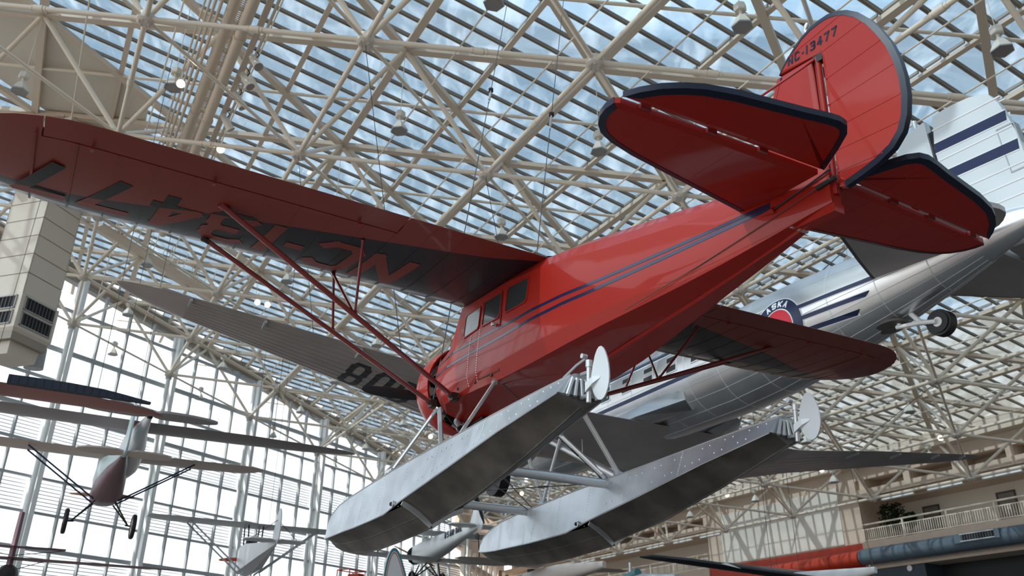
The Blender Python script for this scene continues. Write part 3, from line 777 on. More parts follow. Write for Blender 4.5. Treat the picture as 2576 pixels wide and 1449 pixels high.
# windscreen, cabin windows with raised rims, doors
b = MB(); b.loft([[(.34, -.50, -.36), (.34, -.28, -.275), (.34, .28, -.275), (.34, .50, -.36)], [(-.0, -.50, .09), (-.0, -.3, .13), (-.0, .3, .13), (-.0, .50, .09)]], caps=False, closed=False)
b.add([(.31, -.50, -.36), (.31, .50, -.36), (-.03, .5, .09), (-.03, -.5, .09)], [(0, 1, 2, 3)])
obj('windscreen', b, m_glassdark, fp)
WINS = {'rear': [(-1.36, -.10), (-1.79, -.115), (-1.81, -.16), (-1.81, -.36), (-1.77, -.405), (-1.36, -.41), (-1.33, -.38), (-1.33, -.14)],
        'mid': [(-.79, -.115), (-1.17, -.11), (-1.185, -.13), (-1.185, -.38), (-1.15, -.42), (-.77, -.42), (-.755, -.40), (-.765, -.14)],
        'front': [(-.28, -.15), (-.62, -.14), (-.645, -.16), (-.645, -.39), (-.62, -.42), (-.27, -.445), (-.245, -.42), (-.25, -.18)]}
for sd in (1, -1):
    for key, pl in WINS.items():
        cx = sum(p[0] for p in pl) / len(pl); cz = sum(p[1] for p in pl) / len(pl)
        big = [(cx + (x - cx) * 1.075 , cz + (z - cz) * 1.10) for x, z in pl]
        f = lambda u, v, t: (u, sd * (side_y(u, v) + t), v)
        b = MB(); b.prism(pl, f, -.012, .005); wn = obj('window', b, m_glassdark if key != 'front' else mat('pale_cabin_glass', (.30, .34, .36), .12, spec=.9), fp)
        b = MB(); b.ring(big, pl, f, -.01, .014); obj('window_rim', b, m_red, wn)
    # door: seam lines, stitched edges and handle
    dr = MB(); f = lambda u, v, t: (u, sd * (side_y(u, v) + t), v)
    dp = [(-.70, -.09), (-1.20, -.09), (-1.235, -.5), (-1.22, -1.09), (-.70, -1.10)]
    dq = [(-.715, -.105), (-1.185, -.105), (-1.22, -.5), (-1.205, -1.075), (-.715, -1.085)]
    dr.ring(dp, dq, f, -.01, .010); door = obj('cabin_door', dr, mat('seam_dark_red', (.16, .012, .008), .5), fp)
    b = MB(); b.tube((-1.10, sd * .63, -.50), (-1.10, sd * .665, -.50), .022, n=8); b.tube((-1.10, sd * .66, -.50), (-1.17, sd * .66, -.515), .014, n=8); obj('door_handle', b, m_strutal, door, 40)
    b = MB()
    for x_, z0, z1 in ((-.46, -.48, -1.12), (-.70, -.46, -1.10)):
        for k in range(22):
            z = z0 + (z1 - z0) * k / 21; y = side_y(x_, z); b.box(x_ - .006, x_ + .006, sd * y - .006, sd * y + .006, z - .006, z + .006)
    obj('stitching', b, m_rivet, door, stuff=True)
    # belly fairing lips and drain holes
    b = MB()
    for x_, z_, r in ((-.15, -1.09, .022), (-.62, -1.10, .026), (-1.02, -1.09, .03)):
        y = side_y(x_, z_); b.tube((x_, sd * (y - .02), z_), (x_, sd * (y + .006), z_), r, n=10)
    obj('drain_hole', b, m_black, fp, stuff=True)
# navy fairing where the wing meets the top of the fuselage
b = MB(); b.loft([[(-1.2, .0, .31), (-1.2, .42, .24), (-1.2, .42, .1), (-1.2, 0, .1)], [(-1.8, 0, .28), (-1.8, .45, .19), (-1.8, .45, .05), (-1.8, 0, .05)], [(-1.99, 0, .245), (-1.99, .46, .12), (-1.99, .46, .05), (-1.99, 0, .05)]])
b.loft([[(-1.2, .0, .31), (-1.2, -.42, .24), (-1.2, -.42, .1), (-1.2, 0, .1)], [(-1.8, 0, .28), (-1.8, -.45, .19), (-1.8, -.45, .05), (-1.8, 0, .05)], [(-1.99, 0, .245), (-1.99, -.46, .12), (-1.99, -.46, .05), (-1.99, 0, .05)]])
obj('wing_fairing', b, m_navy, fp, 30)
# belly stringer, tail spring box, rudder horn, cables and spring cans
b = MB(); b.loft([[(x, .02, z - .0), (x, 0, z - .025), (x, -.02, z)] for x, z in ((-1.3, -1.235), (-2.5, -1.118), (-4.0, -.884), (-5.4, -.618))]); obj('keel_stringer', b, m_red, fp)
b = MB(); b.box(-5.62, -5.18, -.055, .055, -.66, -.585); obj('tail_box', b, m_red, fp)
b = MB(); b.tube((-5.2, .0, -.64), (-5.2, .085, -.64), .018, n=8); b.tube((-5.22, -.08, -.65), (-5.22, .02, -.65), .022, n=8); b.tube((-5.1, .09, -.62), (-5.2, .085, -.64), .014, n=6); obj('tow_fitting', b, m_strutal, fp, 40)
for sd in (1, -1):
    b = MB(); b.tube((-5.66, sd * .05, -.38), (-5.50, sd * .10, -.43), .021, n=10); sp = obj('spring_can', b, m_black, fp, 40)
    b = MB(); b.path([(-5.50, sd * .10, -.43), (-5.0, sd * .165, -.56), (-4.3, sd * .255, -.72), (-3.4, sd * .42, -.93)], .004, 5); obj('control_cable', b, m_rope, sp)
    b = MB(); b.path([(-5.63, sd * .07, -.30), (-5.40, sd * .10, -.37), (-5.10, sd * .155, -.465)], .008, 6); obj('rudder_cable', b, m_black, fp)
    b = MB(); b.loft([[(-5.10, sd * .155, -.44), (-5.10, sd * .185, -.47), (-5.10, sd * .155, -.50)], [(-4.92, sd * .165, -.46), (-4.92, sd * .172, -.47), (-4.92, sd * .165, -.48)]]); obj('cable_fairlead', b, m_red, fp)

# tail surfaces ---------------------------------------------------------------
def inset(pl, d):
    n = len(pl); out = []
    A = sum(pl[k][0] * pl[(k + 1) % n][1] - pl[(k + 1) % n][0] * pl[k][1] for k in range(n)); sg = 1 if A > 0 else -1
    for k in range(n):
        a, c, e = Vector((*pl[k - 1], 0)), Vector((*pl[k], 0)), Vector((*pl[(k + 1) % n], 0))
        u, v = (c - a).normalized(), (e - c).normalized()
        n1 = Vector((-u.y, u.x, 0)) * sg; n2 = Vector((-v.y, v.x, 0)) * sg; m = (n1 + n2)
        m = m.normalized() / max(.5, m.normalized().dot(n1)) if m.length > 1e-3 else n1
        dk = d[k] if isinstance(d, (list, tuple)) else d
        out.append((c.x + m.x * dk, c.y + m.y * dk))
    return out
def smooth_pl(pl, closed=True, it=2):
    for _ in range(it):
        q = []; n = len(pl)
        for k in range(n if closed else n - 1):
            a, c = pl[k], pl[(k + 1) % n]; q += [(a[0] * .75 + c[0] * .25, a[1] * .75 + c[1] * .25), (a[0] * .25 + c[0] * .75, a[1] * .25 + c[1] * .75)]
        if not closed: q = [pl[0]] + q + [pl[-1]]
        pl = q
    return pl
def trimmed(name, pl, nedge, f, th, tw, par, mt, mtrim):
    """pl: outline whose first nedge points run along the free edge; a navy trim follows that edge"""
    n = len(pl); ins = inset(pl, tw); rim_pl = pl; pl = inset(pl, [.005] * nedge + [0.0] * (n - nedge)) if nedge else pl; b = MB(); core = ins; m = len(pl)   # crowned plate: rim thinner than the middle
    for s_ in (1, -1):
        vs = [f(u, v, s_ * th * .7) for u, v in pl] + [f(u, v, s_ * th) for u, v in core]
        b.add(vs, [(k, (k + 1) % m, m + (k + 1) % m, m + k) for k in range(m)] + [tuple(range(m, 2 * m))])
    b.add([f(u, v, s_ * th * .7) for s_ in (1, -1) for u, v in pl], [(k, (k + 1) % m, m + (k + 1) % m, m + k) for k in range(m)])
    o = obj(name, b, mt, par)
    if nedge:
        t = MB(); e = rim_pl[:nedge]; i_ = ins[:nedge]
        for s_ in (1, -1):
            vs = [f(u, v, s_ * (th * .7 + .003)) for u, v in e] + [f(u, v, s_ * (th + .004)) for u, v in i_]
            t.add(vs, [(k, k + 1, nedge + k + 1, nedge + k) for k in range(nedge - 1)])
        t.add([f(u, v, s_ * (th * .7 + .003)) for s_ in (1, -1) for u, v in e], [(k, k + 1, nedge + k + 1, nedge + k) for k in range(nedge - 1)])
        obj('edge_trim', t, mtrim, o, 30)
    return o
ZST = -.33
for sd in (1, -1):
    f = lambda u, v, t: (u, sd * v, ZST + t)
    edge = [(-4.72, .10), (-4.77, .35), (-4.89, 1.0), (-4.99, 1.55), (-5.06, 1.80), (-5.13, 1.94), (-5.21, 2.02), (-5.31, 2.075), (-5.41, 2.095), (-5.50, 2.09)]
    pl = edge + [(-5.522, 2.05), (-5.580, .16)]
    st = trimmed('stabilizer', pl, len(edge), f, .032, .055, fp, m_red, m_navy)
    b = MB()
    for v in (.55, .95, 1.35, 1.75): b.box(-5.50, -4.90 - .125 * v, sd * v - .006, sd * v + .006, ZST - .0335, ZST + .0335)
    obj('rib_tapes', b, m_red, st, stuff=True)
    b = MB()
    for v in (.75, 1.25, 1.85): b.box(-5.60 + .03 * (v - .4), -5.555 + .03 * (v - .4), sd * v - .045, sd * v + .045, ZST - .02, ZST + .02)
    obj('hinge_bracket', b, m_reddark, st, stuff=True)
    # elevator, drooped a little upward at its trailing edge
    def fe(u, v, t): return (u, sd * v, ZST + .02 + t + (-5.56 - u) * .14)
    edge = [(-5.565, 2.06), (-5.66, 1.985), (-5.76, 1.875), (-5.84, 1.74), (-5.90, 1.60), (-5.96, 1.36), (-6.01, 1.05), (-6.05, .80), (-6.085, .62), (-6.10, .50), (-6.085, .41), (-6.02, .335), (-5.86, .245), (-5.66, .15), (-5.615, .13)]
    el = trimmed('elevator', edge + [(-5.612, .16)], len(edge), fe, .030, .055, fp, m_red, m_navy)
    b = MB()
    for v in (.55, .95, 1.35, 1.75):
        x1 = -6.005 if v < .7 else -5.975 if v < 1 else -5.895 if v < 1.5 else -5.77
        vs = [fe(u, v + w, t) for t in (-.0315, .0315) for u in (-5.62, x1) for w in (-.006, .006)]
        b.add(vs, [(0, 1, 3, 2), (4, 6, 7, 5), (0, 4, 5, 1), (2, 3, 7, 6), (0, 2, 6, 4), (1, 5, 7, 3)])
    obj('rib_tapes', b, m_red, el, stuff=True)
    # tail brace strut up to the fin
    b = MB(); b.tube((-5.53, sd * .03, .80), (-5.48, sd * 1.22, ZST + .04), .022, sy=.5, n=10); obj('tail_brace', b, m_red, fp, 40)
fy = lambda u, v, t: (u, t, v)
fin = [(-4.62, -.14), (-4.80, .12), (-4.93, .38), (-5.03, .62), (-5.13, .85)]
fo = trimmed('fin', fin + [(-5.52, .83), (-5.57, -.25)], 0, fy, .035, .05, fp, m_red, m_navy)
t = MB()
for s_ in (1, -1):
    i_ = [(x - .055, z - .015) for x, z in fin]
    t.add([fy(u, v, s_ * .016) for u, v in fin] + [fy(u, v, s_ * .037) for u, v in i_], [(k, k + 1, 5 + k + 1, 5 + k) for k in range(4)])
t.add([fy(u, v, s_ * .016) for s_ in (1, -1) for u, v in fin], [(k, k + 1, 5 + k + 1, 5 + k) for k in range(4)])
obj('edge_trim', t, m_navy, fo)
b = MB(); b.tube((-5.555, 0, .82), (-5.60, 0, -.5), .032, n=12); obj('rudder_post', b, m_red, fo, 40)
redge = [(-5.15, .875), (-5.19, .93), (-5.25, .99), (-5.33, 1.05), (-5.42, 1.11), (-5.52, 1.148), (-5.62, 1.162), (-5.72, 1.16), (-5.82, 1.127), (-5.91, 1.075), (-6.01, .985), (-6.11, .85), (-6.19, .70), (-6.265, .53), (-6.315, .345), (-6.338, .18), (-6.34, .02), (-6.315, -.14), (-6.265, -.26), (-6.17, -.355), (-6.02, -.42), (-5.88, -.455), (-5.72, -.485)]
rud = trimmed('rudder', redge + [(-5.66, -.46), (-5.625, .76), (-5.60, .84)], len(redge), fy, .034, [.022 + .004 * k for k in range(7)] + [.046] * 16 + [.03] * 3, fp, m_red, m_navy)
b = MB()
for (xa, za), (xb, zb) in (((-5.64, .83), (-6.03, .87)), ((-5.64, .55), (-6.18, .60)), ((-5.64, .30), (-6.26, .33)), ((-5.65, .06), (-6.285, .05)), ((-5.66, -.14), (-6.25, -.17)), ((-5.67, -.33), (-6.08, -.355)), ((-5.27, .99), (-5.85, 1.065))):
    for s_ in (1, -1): b.bar((xa, s_ * .0335, za), (xb, s_ * .0335, zb), .006, .012)
obj('rib_tape', b, m_red, rud, stuff=True)
for s_ in (1, -1):
    x = -5.265 if s_ > 0 else -5.90
    for ch in 'NC.13477':
        b = MB(); w = .058 if ch not in '.1' else .034
        glyph(b, ch, w, .088, .0165, lambda u, v, t: (x - s_ * u - v * .06, t, .895 + v + (.004 if 1 else 0)), s_ * .034, s_ * .0375)
        obj('registration_mark', b, m_navy, rud); x -= s_ * (w + .018 if ch != '.' else .045)
b = MB(); b.tube((-5.47, 0, 1.13), (-5.46, 0, 1.165), .022, n=10); b.lathe([(0, 0), (.0, .018), (.05, .026), (.075, .018), (.08, 0)], (-5.45, 0, 1.165), (-.5, 0, .8), 12); obj('tail_light', b, m_strutal, rud, 40)
b = MB(); b.obox((-5.575, 0, .80), (.05, 0, 0), (0, .03, 0), (0, 0, .035)); obj('lift_fitting', b, m_black, fo)

# engine, cowl and propeller -----------------------------------------------------
EC = Vector((0, 0, -.82))
b = MB(); b.lathe([(.80, .585), (.80, .61), (.95, .625), (1.10, .62), (1.22, .59), (1.30, .53), (1.33, .47), (1.30, .43), (1.2, .42), (1.0, .50), (.84, .56), (.80, .585)], EC, (1, 0, 0), 40)
obj('engine_cowl', b, m_red, fp, 50)
b = MB(); b.lathe([(.645, 0), (.645, .50), (.66, .50), (.66, 0)], EC, (1, 0, 0), 28); b.lathe([(.66, .20), (1.0, .24), (1.3, .14), (1.42, .08), (1.42, 0)], EC, (1, 0, 0), 20)
eng = obj('engine', b, m_dark, fp, 40)
for k in range(9):
    a = k * 2 * pi / 9; b = MB(); d = Vector((0, sin(a), cos(a)))
    for q in range(7): b.tube(EC + Vector((.98, 0, 0)) + d * (.2 + q * .04), EC + Vector((.98, 0, 0)) + d * (.218 + q * .04), .085, n=10)
    b.tube(EC + Vector((.98, 0, 0)) + d * .18, EC + Vector((.98, 0, 0)) + d * .5, .055, n=10); obj('cylinder', b, m_black, eng)
b = MB(); b.lathe([(0, .3), (.04, .34), (.1, .33)], EC + Vector((.70, 0, 0)), (1, 0, 0), 24); obj('collector_ring', b, m_black, eng)
b = MB(); b.tube((.72, .16, -1.30), (.52, .20, -1.43), .052, n=14); b.tube((.50, .205, -1.44), (.53, .20, -1.425), .060, n=14); obj('exhaust_pipe', b, m_strutal, fp, 40)
b = MB(); b.tube((.495, .206, -1.443), (.505, .204, -1.437), .044, n=14); obj('exhaust_mouth', b, m_black, fp)
b = MB(); b.loft([[(.66, -.08, -1.38), (.66, .06, -1.38), (.66, .06, -1.46), (.66, -.08, -1.46)], [(.2, -.06, -1.30), (.2, .05, -1.30), (.2, .05, -1.40), (.2, -.06, -1.40)]]); obj('oil_cooler', b, m_dark, fp)
prop = MB(); prop.lathe([(1.42, .07), (1.50, .09), (1.62, .08), (1.68, .0)], EC + Vector((0, 0, 0)), (1, 0, 0), 16)
po = obj('propeller', prop, m_black, fp, 40)
for s_ in (1, -1):
    b = MB(); secs = []
    ang = radians(92)
    for r, c, t, tw_ in ((.08, .06, .05, 60), (.25, .10, .05, 50), (.55, .15, .032, 34), (.85, .155, .022, 25), (1.1, .125, .015, 20), (1.22, .08, .010, 18), (1.27, .02, .006, 17)):
        d = Vector((0, sin(ang) * s_, cos(ang) * s_)); tdir = Vector((0, cos(ang) * s_, -sin(ang) * s_)); tw2 = radians(tw_)
        cd = tdir * cos(tw2) + Vector((1, 0, 0)) * sin(tw2); nd_ = Vector((1, 0, 0)) * cos(tw2) - tdir * sin(tw2); c0 = EC + Vector((1.56, 0, 0)) + d * r
        secs.append([c0 + cd * c / 2 * cos(2 * pi * k / 10) + nd_ * t / 2 * sin(2 * pi * k / 10) for k in range(10)])
    b.loft(secs); obj('blade', b, m_blade, po, 50)

# wing struts ---------------------------------------------------------------------
for sd in (1, -1):
    for A, Bq, nm in (((.46, .66, -1.185), (-.26, 3.92, .062), 'front'), ((-.14, .645, -1.205), (-1.21, 3.93, .085), 'rear')):
        A = Vector((A[0], A[1] * sd, A[2])); Bq = Vector((Bq[0], Bq[1] * sd, Bq[2]))
        b = MB(); b.tube(A, Bq, .048, .044, n=14, sy=.48, up=(0, 0, 1)); s_ = obj('wing_strut', b, m_reddark, fp, 50)
        b = MB(); b.tube(A - (Bq - A).normalized() * .06, A + (Bq - A).normalized() * .08, .052, n=10, sy=.7); b.obox(A, (.055, 0, 0), (0, .04, 0), (0, 0, .05)); obj('strut_fitting', b, mat('greasy_brown', (.035, .022, .016), .5), s_, 40)
        b = MB(); d = (Bq - A).normalized(); b.tube(Bq - d * .07, Bq + d * .02, .042, .05, n=10, sy=.6); obj('strut_cuff', b, m_reddark if nm == 'rear' else m_black, s_, 40)
    J1 = Vector((.46, .66, -1.185)).lerp(Vector((-.26, 3.92, .062)), .475); J2 = Vector((-.14, .645, -1.205)).lerp(Vector((-1.21, 3.93, .085)), .475)
    for p, q in ((J1, (-.12, 2.36, under_z(-.12, 2.36))), (J2, (-.14, 2.38, under_z(-.14, 2.38))), (J2, (-1.30, 2.42, under_z(-1.3, 2.42)))):
        p = Vector(p); q = Vector(q); p.y *= sd; q.y *= sd
        b = MB(); b.tube(p, q, .016, n=8); b.tube(p, p.lerp(q, .06), .024, n=8); b.tube(q, q.lerp(p, .05), .022, n=8); obj('jury_strut', b, m_reddark, fp, 40)

# floats ------------------------------------------------------------------------------
CHN = [(-3.84, -1.98, .225), (-2.92, -2.185, .29), (-1.95, -2.42, .335), (-1.02, -2.625, .36)]
KEL = [(-3.84, -2.072), (-2.92, -2.375), (-1.95, -2.655), (-1.02, -2.835)]
CHF = [(-1.00, -2.70, .36), (-.07, -2.79, .36), (.45, -2.835, .36), (.89, -2.86, .352), (1.35, -2.885, .325), (1.75, -2.885, .265), (2.05, -2.87, .19), (2.25, -2.855, .12), (2.38, -2.84, .05)]
KEF = [(-1.00, -2.885), (-.07, -3.0), (.45, -3.05), (.89, -3.065), (1.35, -3.06), (1.75, -3.025), (2.05, -2.965), (2.25, -2.90), (2.39, -2.845)]
DEK = [(-3.78, -1.815, .10), (-3.14, -1.905, .17), (-1.96, -2.07, .245), (-.74, -2.215, .285), (.40, -2.365, .29), (.9, -2.43, .285), (1.35, -2.495, .265), (1.75, -2.585, .225), (2.05, -2.67, .165), (2.25, -2.755, .105), (2.38, -2.825, .04)]
def interp(tab, x):
    tab = sorted(tab)
    if x <= tab[0][0]: return tab[0][1:]
    for p, q in zip(tab[:-1], tab[1:]):
        if p[0] <= x <= q[0]:
            t = (x - p[0]) / (q[0] - p[0]); return tuple(p[k] + (q[k] - p[k]) * t for k in range(1, len(p)))
    return tab[-1][1:]
def make_float(sd):
    yc = 1.2 * sd; g = lambda y: yc + sd * y        # y grows outboard
    b = MB(); xs = [-3.81, -3.4, -2.92, -2.4, -1.95, -1.5, -1.01, -.5, -.07, .45, .89, 1.35, 1.75, 2.05, 2.25, 2.385]
    secs = []
    for x in xs:
        cz, cw = interp(CHN if x < -1.005 else CHF, x); dz, dw = interp(DEK, x)
        crown = .055 * min(1, dw / .2)
        secs.append([(x, g(cw), cz), (x, g(dw + (cw - dw) * .35), dz + (cz - dz) * .40), (x, g(dw), dz), (x, g(dw * .6), dz + crown * .7), (x, g(0), dz + crown), (x, g(-dw * .6), dz + crown * .7), (x, g(-dw), dz), (x, g(-dw - (cw - dw) * .35), dz + (cz - dz) * .40), (x, g(-cw), cz)])
    b.loft(secs, caps=False, closed=False)
    # stern plate
    n = len(secs[0]); b.add(secs[0], [tuple(range(n))])
    fo = obj('float', b, m_alu, fp, 24)
    # planing bottoms: hollow vee afterbody and scooped forebody with a keel ridge
    b = MB()
    def bottom(ch, ke, xs, scoop):
        ss = []
        for x in xs:
            cz, cw = interp(ch, x); kz, = interp(ke, x); row = []
            for t in (1, .66, .36, .06, 0, -.06, -.36, -.66, -1):
                a = abs(t); z = kz + (cz - kz) * a
                z += scoop * (cz - kz) * a * (1 - a) * 1.0
                row.append((x, g(t * cw), z))
            ss.append(row)
        b.loft(ss, caps=False, closed=False); return ss
    s1 = bottom(CHN, KEL, (-3.82, -3.4, -2.92, -2.4, -1.95, -1.5, -1.02), .35)
    s2 = bottom(CHF, KEF, (-1.00, -.55, -.07, .45, .89, 1.35, 1.75, 2.05, 2.25, 2.385), .95)
    n = 9; b.add(s1[-1] + s2[0], [(k, k + 1, n + k + 1, n + k) for k in range(n - 1)])
    b.add(s1[0] + [(-3.81, g(-.225), -1.98), (-3.81, g(.225), -1.98)], [tuple(range(n + 2))])
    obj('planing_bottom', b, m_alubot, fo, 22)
    b = MB()                                         # step lip, keel strips, sister keelsons
    for (p, q) in zip(s1[-1][:-1], s1[-1][1:]): b.bar(Vector(p) + Vector((.015, 0, -.03)), Vector(q) + Vector((.015, 0, -.03)), .02, .07)
    obj('step_plate', b, m_alu, fo)
    b = MB()
    for row in (s1, s2): b.path([r[4] for r in row], .012, 6)
    for row in (s2,):
        for k in (2, 6): b.path([Vector(r[k]) + Vector((0, 0, .004)) for r in row[:8]], .010, 6)
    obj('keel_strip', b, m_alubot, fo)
    for s_ in (1, -1):
        b = MB(); b.path([(x, g(s_ * interp(CHN if x < -1.005 else CHF, x)[1]), interp(CHN if x < -1.005 else CHF, x)[0]) for x in xs], .009, 6); obj('chine_strip', b, m_alu, fo)
        b = MB(); b.path([(x, g(s_ * interp(DEK, x)[1]), interp(DEK, x)[0]) for x in xs], .008, 6); obj('gunwale_strip', b, m_strutal, fo)
    # stiffening beads on the stern plate
    b = MB()
    for t in (-.11, -.055, 0, .055, .11): b.tube((-3.825, g(t * .75), -1.84), (-3.845, g(t * 1.35), -2.0), .018, n=8)
    obj('stern_bead', b, m_strutal, fo, 50)
    # rivet rows and seams on both sides
    b = MB()
    for s_ in (1, -1):
        for x in [-3.7 + .105 * k for k in range(56)]:
            cz, cw = interp(CHN if x < -1.005 else CHF, x); dz, dw = interp(DEK, x)
            fr = (.25, .72) if x < -1.2 else ()
            for q in fr:
                if (int(x * 37) + int(q * 10)) % 3 == 0: continue
                b.obox((x, g(s_ * (dw + (cw - dw) * q + .003)), dz + (cz - dz) * q), (.006, 0, 0), (0, .003, 0), (0, 0, .006))
        for x in (-2.55, -1.62, -.9, -.25, .35, .95, 1.5):
            cz, cw = interp(CHN if x < -1.005 else CHF, x); dz, dw = interp(DEK, x)
            for q in range(14):
                t = (q + .5) / 14; b.obox((x, g(s_ * (dw + (cw - dw) * t + .003)), dz + (cz - dz) * t), (.004, 0, 0), (0, .002, 0), (0, 0, .004))
    obj('rivets', b, m_rivet, fo, stuff=True)
    # towing ring, cleats and deck hatches
    b = MB(); b.tube((-.78, g(-.36), -2.66), (-.78, g(-.39), -2.66), .036, n=14); b.tube((-.78, g(.36), -2.66), (-.78, g(.39), -2.66), .036, n=14); tr = obj('tow_ring', b, m_strutal, fo, 40)
    b = MB(); b.tube((-.775, g(-.388), -2.66), (-.78, g(-.394), -2.66), .024, n=12); b.tube((-.775, g(.388), -2.66), (-.78, g(.394), -2.66), .024, n=12); obj('ring_hole', b, m_black, tr)
    for x in (1.15, -.28):
        dz, dw = interp(DEK, x); b = MB(); b.bar((x - .10, g(dw - .03), dz + .05), (x + .10, g(dw - .03), dz + .03), .035, .03); b.tube((x, g(dw - .03), dz), (x, g(dw - .03), dz + .04), .02, n=8); obj('cleat', b, m_strutal, fo, 40)
    # water rudder on its post
    wr = [(-4.10, -1.605), (-4.04, -1.65), (-4.00, -1.76), (-3.975, -1.87), (-4.00, -1.97), (-4.06, -2.05), (-4.12, -2.075), (-4.18, -2.05), (-4.225, -1.97), (-4.235, -1.88), (-4.215, -1.76), (-4.16, -1.65)]
    rd = MB(); rd.prism(smooth_pl(wr, True, 1), lambda u, v, t: (u, yc + t, v), -.006, .006); ro = obj('water_rudder', rd, m_lightal, fo)
    b = MB(); b.tube((-3.94, yc, -1.72), (-3.94, yc, -2.06), .022, n=10); b.tube((-3.94, yc, -1.70), (-3.94, yc, -1.76), .030, n=10); b.tube((-3.90, yc, -1.66), (-3.90, yc + .05, -1.66), .022, n=8); obj('rudder_post', b, m_strutal, ro, 40)
    b = MB(); b.loft([[(-3.94, yc - .04, -1.90), (-3.94, yc + .04, -1.90), (-3.94, yc + .04, -1.98), (-3.94, yc - .04, -1.98)], [(-4.03, yc - .03, -1.86), (-4.03, yc + .03, -1.86), (-4.03, yc + .03, -1.92), (-4.03, yc - .03, -1.92)], [(-4.11, yc - .008, -1.87), (-4.11, yc + .008, -1.87), (-4.11, yc + .008, -1.885), (-4.11, yc - .008, -1.885)]]); obj('rudder_clamp', b, m_lightal, ro)
    b = MB(); b.path([(-3.55, yc, -1.77), (-3.75, yc, -1.70), (-3.90, yc, -1.67)], .012, 6); b.tube((-3.83, yc + .0, -2.0), (-3.95, yc, -2.0), .018, n=8); b.tube((-3.83, yc, -1.80), (-3.95, yc, -1.80), .018, n=8); obj('rudder_linkage', b, m_strutal, ro, 40)
    return fo
for sd in (1, -1): make_float(sd)
def fstrut(p, q, r=.042, sy=.5, name='float_strut'):
    b = MB(); b.tube(p, q, r, n=14, sy=sy, up=(0, 1, .3)); o = obj(name, b, m_strutal, fp, 50)
    b = MB(); d = (Vector(q) - Vector(p)).normalized(); b.tube(Vector(q) - d * .07, q, r * 1.15, n=10, sy=.7); b.tube(p, Vector(p) + d * .06, r * 1.1, n=10, sy=.7); obj('strut_fitting', b, m_strutal, o, 40)
for sd in (1, -1):
    fstrut((.42, .60 * sd, -1.24), (.62, 1.2 * sd, -2.28)); fstrut((.40, .58 * sd, -1.26), (-1.12, 1.2 * sd, -2.10), .045)
    fstrut((-1.05, .535 * sd, -1.15), (-1.12 if sd < 0 else -1.35, 1.2 * sd, -2.08), .042)
fstrut((-1.05, -.535, -1.15), (.66, -1.2, -2.26), .044)
fstrut((-.20, -.52, -1.22), (-.92, -1.14, -2.10), .038)
for x, z in ((-1.23, -2.215), (.61, -2.40)):
    b = MB(); b.tube((x, -1.0, z), (x, 1.0, z), .055, n=14, sy=.45, up=(1, 0, 0)); so_ = obj('spreader_bar', b, m_strutal, fp, 50)
    for s_ in (1, -1):
        b = MB(); b.obox((x, .955 * s_, z), (.05, 0, 0), (0, .035, 0), (0, 0, .05)); obj('bar_end', b, m_strutal, so_)
for p, q in (((.61, .95, -2.38), (-1.23, -.95, -2.20)), ((.61, -.95, -2.38), (-1.23, .95, -2.20)), ((.42, .58, -1.24), (.58, -1.0, -2.36)), ((.42, -.58, -1.24), (.58, 1.0, -2.36)), ((-1.05, .5, -1.15), (-1.2, -.95, -2.2))):
    b = MB(); b.tube(p, q, .006, n=6); m_ = Vector(p).lerp(Vector(q), .7); d = (Vector(q) - Vector(p)).normalized(); b.tube(m_ - d * .06, m_ + d * .06, .012, n=6); obj('brace_wire', b, m_rope, fp)
# ------------------------------------------------------------------ the silver airliner behind
aPOS = Vector((.33450591, 30.41723437, 7.50862457)) + H
LFTV = Vector((-B_.y, B_.x, 0))
aM = frame(B_, LFTV, Z_, aPOS)
al = empty('airliner', aM); tag(al, 'large silver twin engine airliner with navy stripes hanging behind the red floatplane', 'airplane')
DS = [  # x, centre z, half width, half height
 (-.02, -.12, .02, .02), (-.12, -.12, .22, .24), (-.5, -.10, .55, .58), (-1.2, -.02, .85, .88), (-2.0, .06, 1.02, 1.08), (-3.2, .12, 1.16, 1.22), (-4.6, .14, 1.21, 1.26),
 (-7, .14, 1.215, 1.26), (-11.5, .14, 1.20, 1.26), (-12.8, .19, 1.15, 1.22), (-14.1, .27, 1.05, 1.12), (-15.3, .36, .90, .98), (-16.4, .42, .74, .82), (-17.4, .47, .56, .64), (-18.2, .51, .40, .47), (-19.0, .55, .22, .28), (-19.55, .57, .06, .08)]
def dsec(x):
    for p, q in zip(DS[:-1], DS[1:]):
        if q[0] <= x <= p[0]:
            t = (p[0] - x) / (p[0] - q[0]); return [p[k] + (q[k] - p[k]) * t for k in (1, 2, 3)]
    return DS[-1][1:]
def dside(x, z, sd=1):
    zc, ry, rz = dsec(x); return sd * ry * sqrt(max(.0, 1 - ((z - zc) / rz) ** 2))
b = MB(); b.loft([[(x, ry * sin(2 * pi * k / 40), zc + rz * cos(2 * pi * k / 40)) for k in range(40)] for x, zc, ry, rz in DS])
dfus = obj('fuselage', b, m_pol, al, 40)
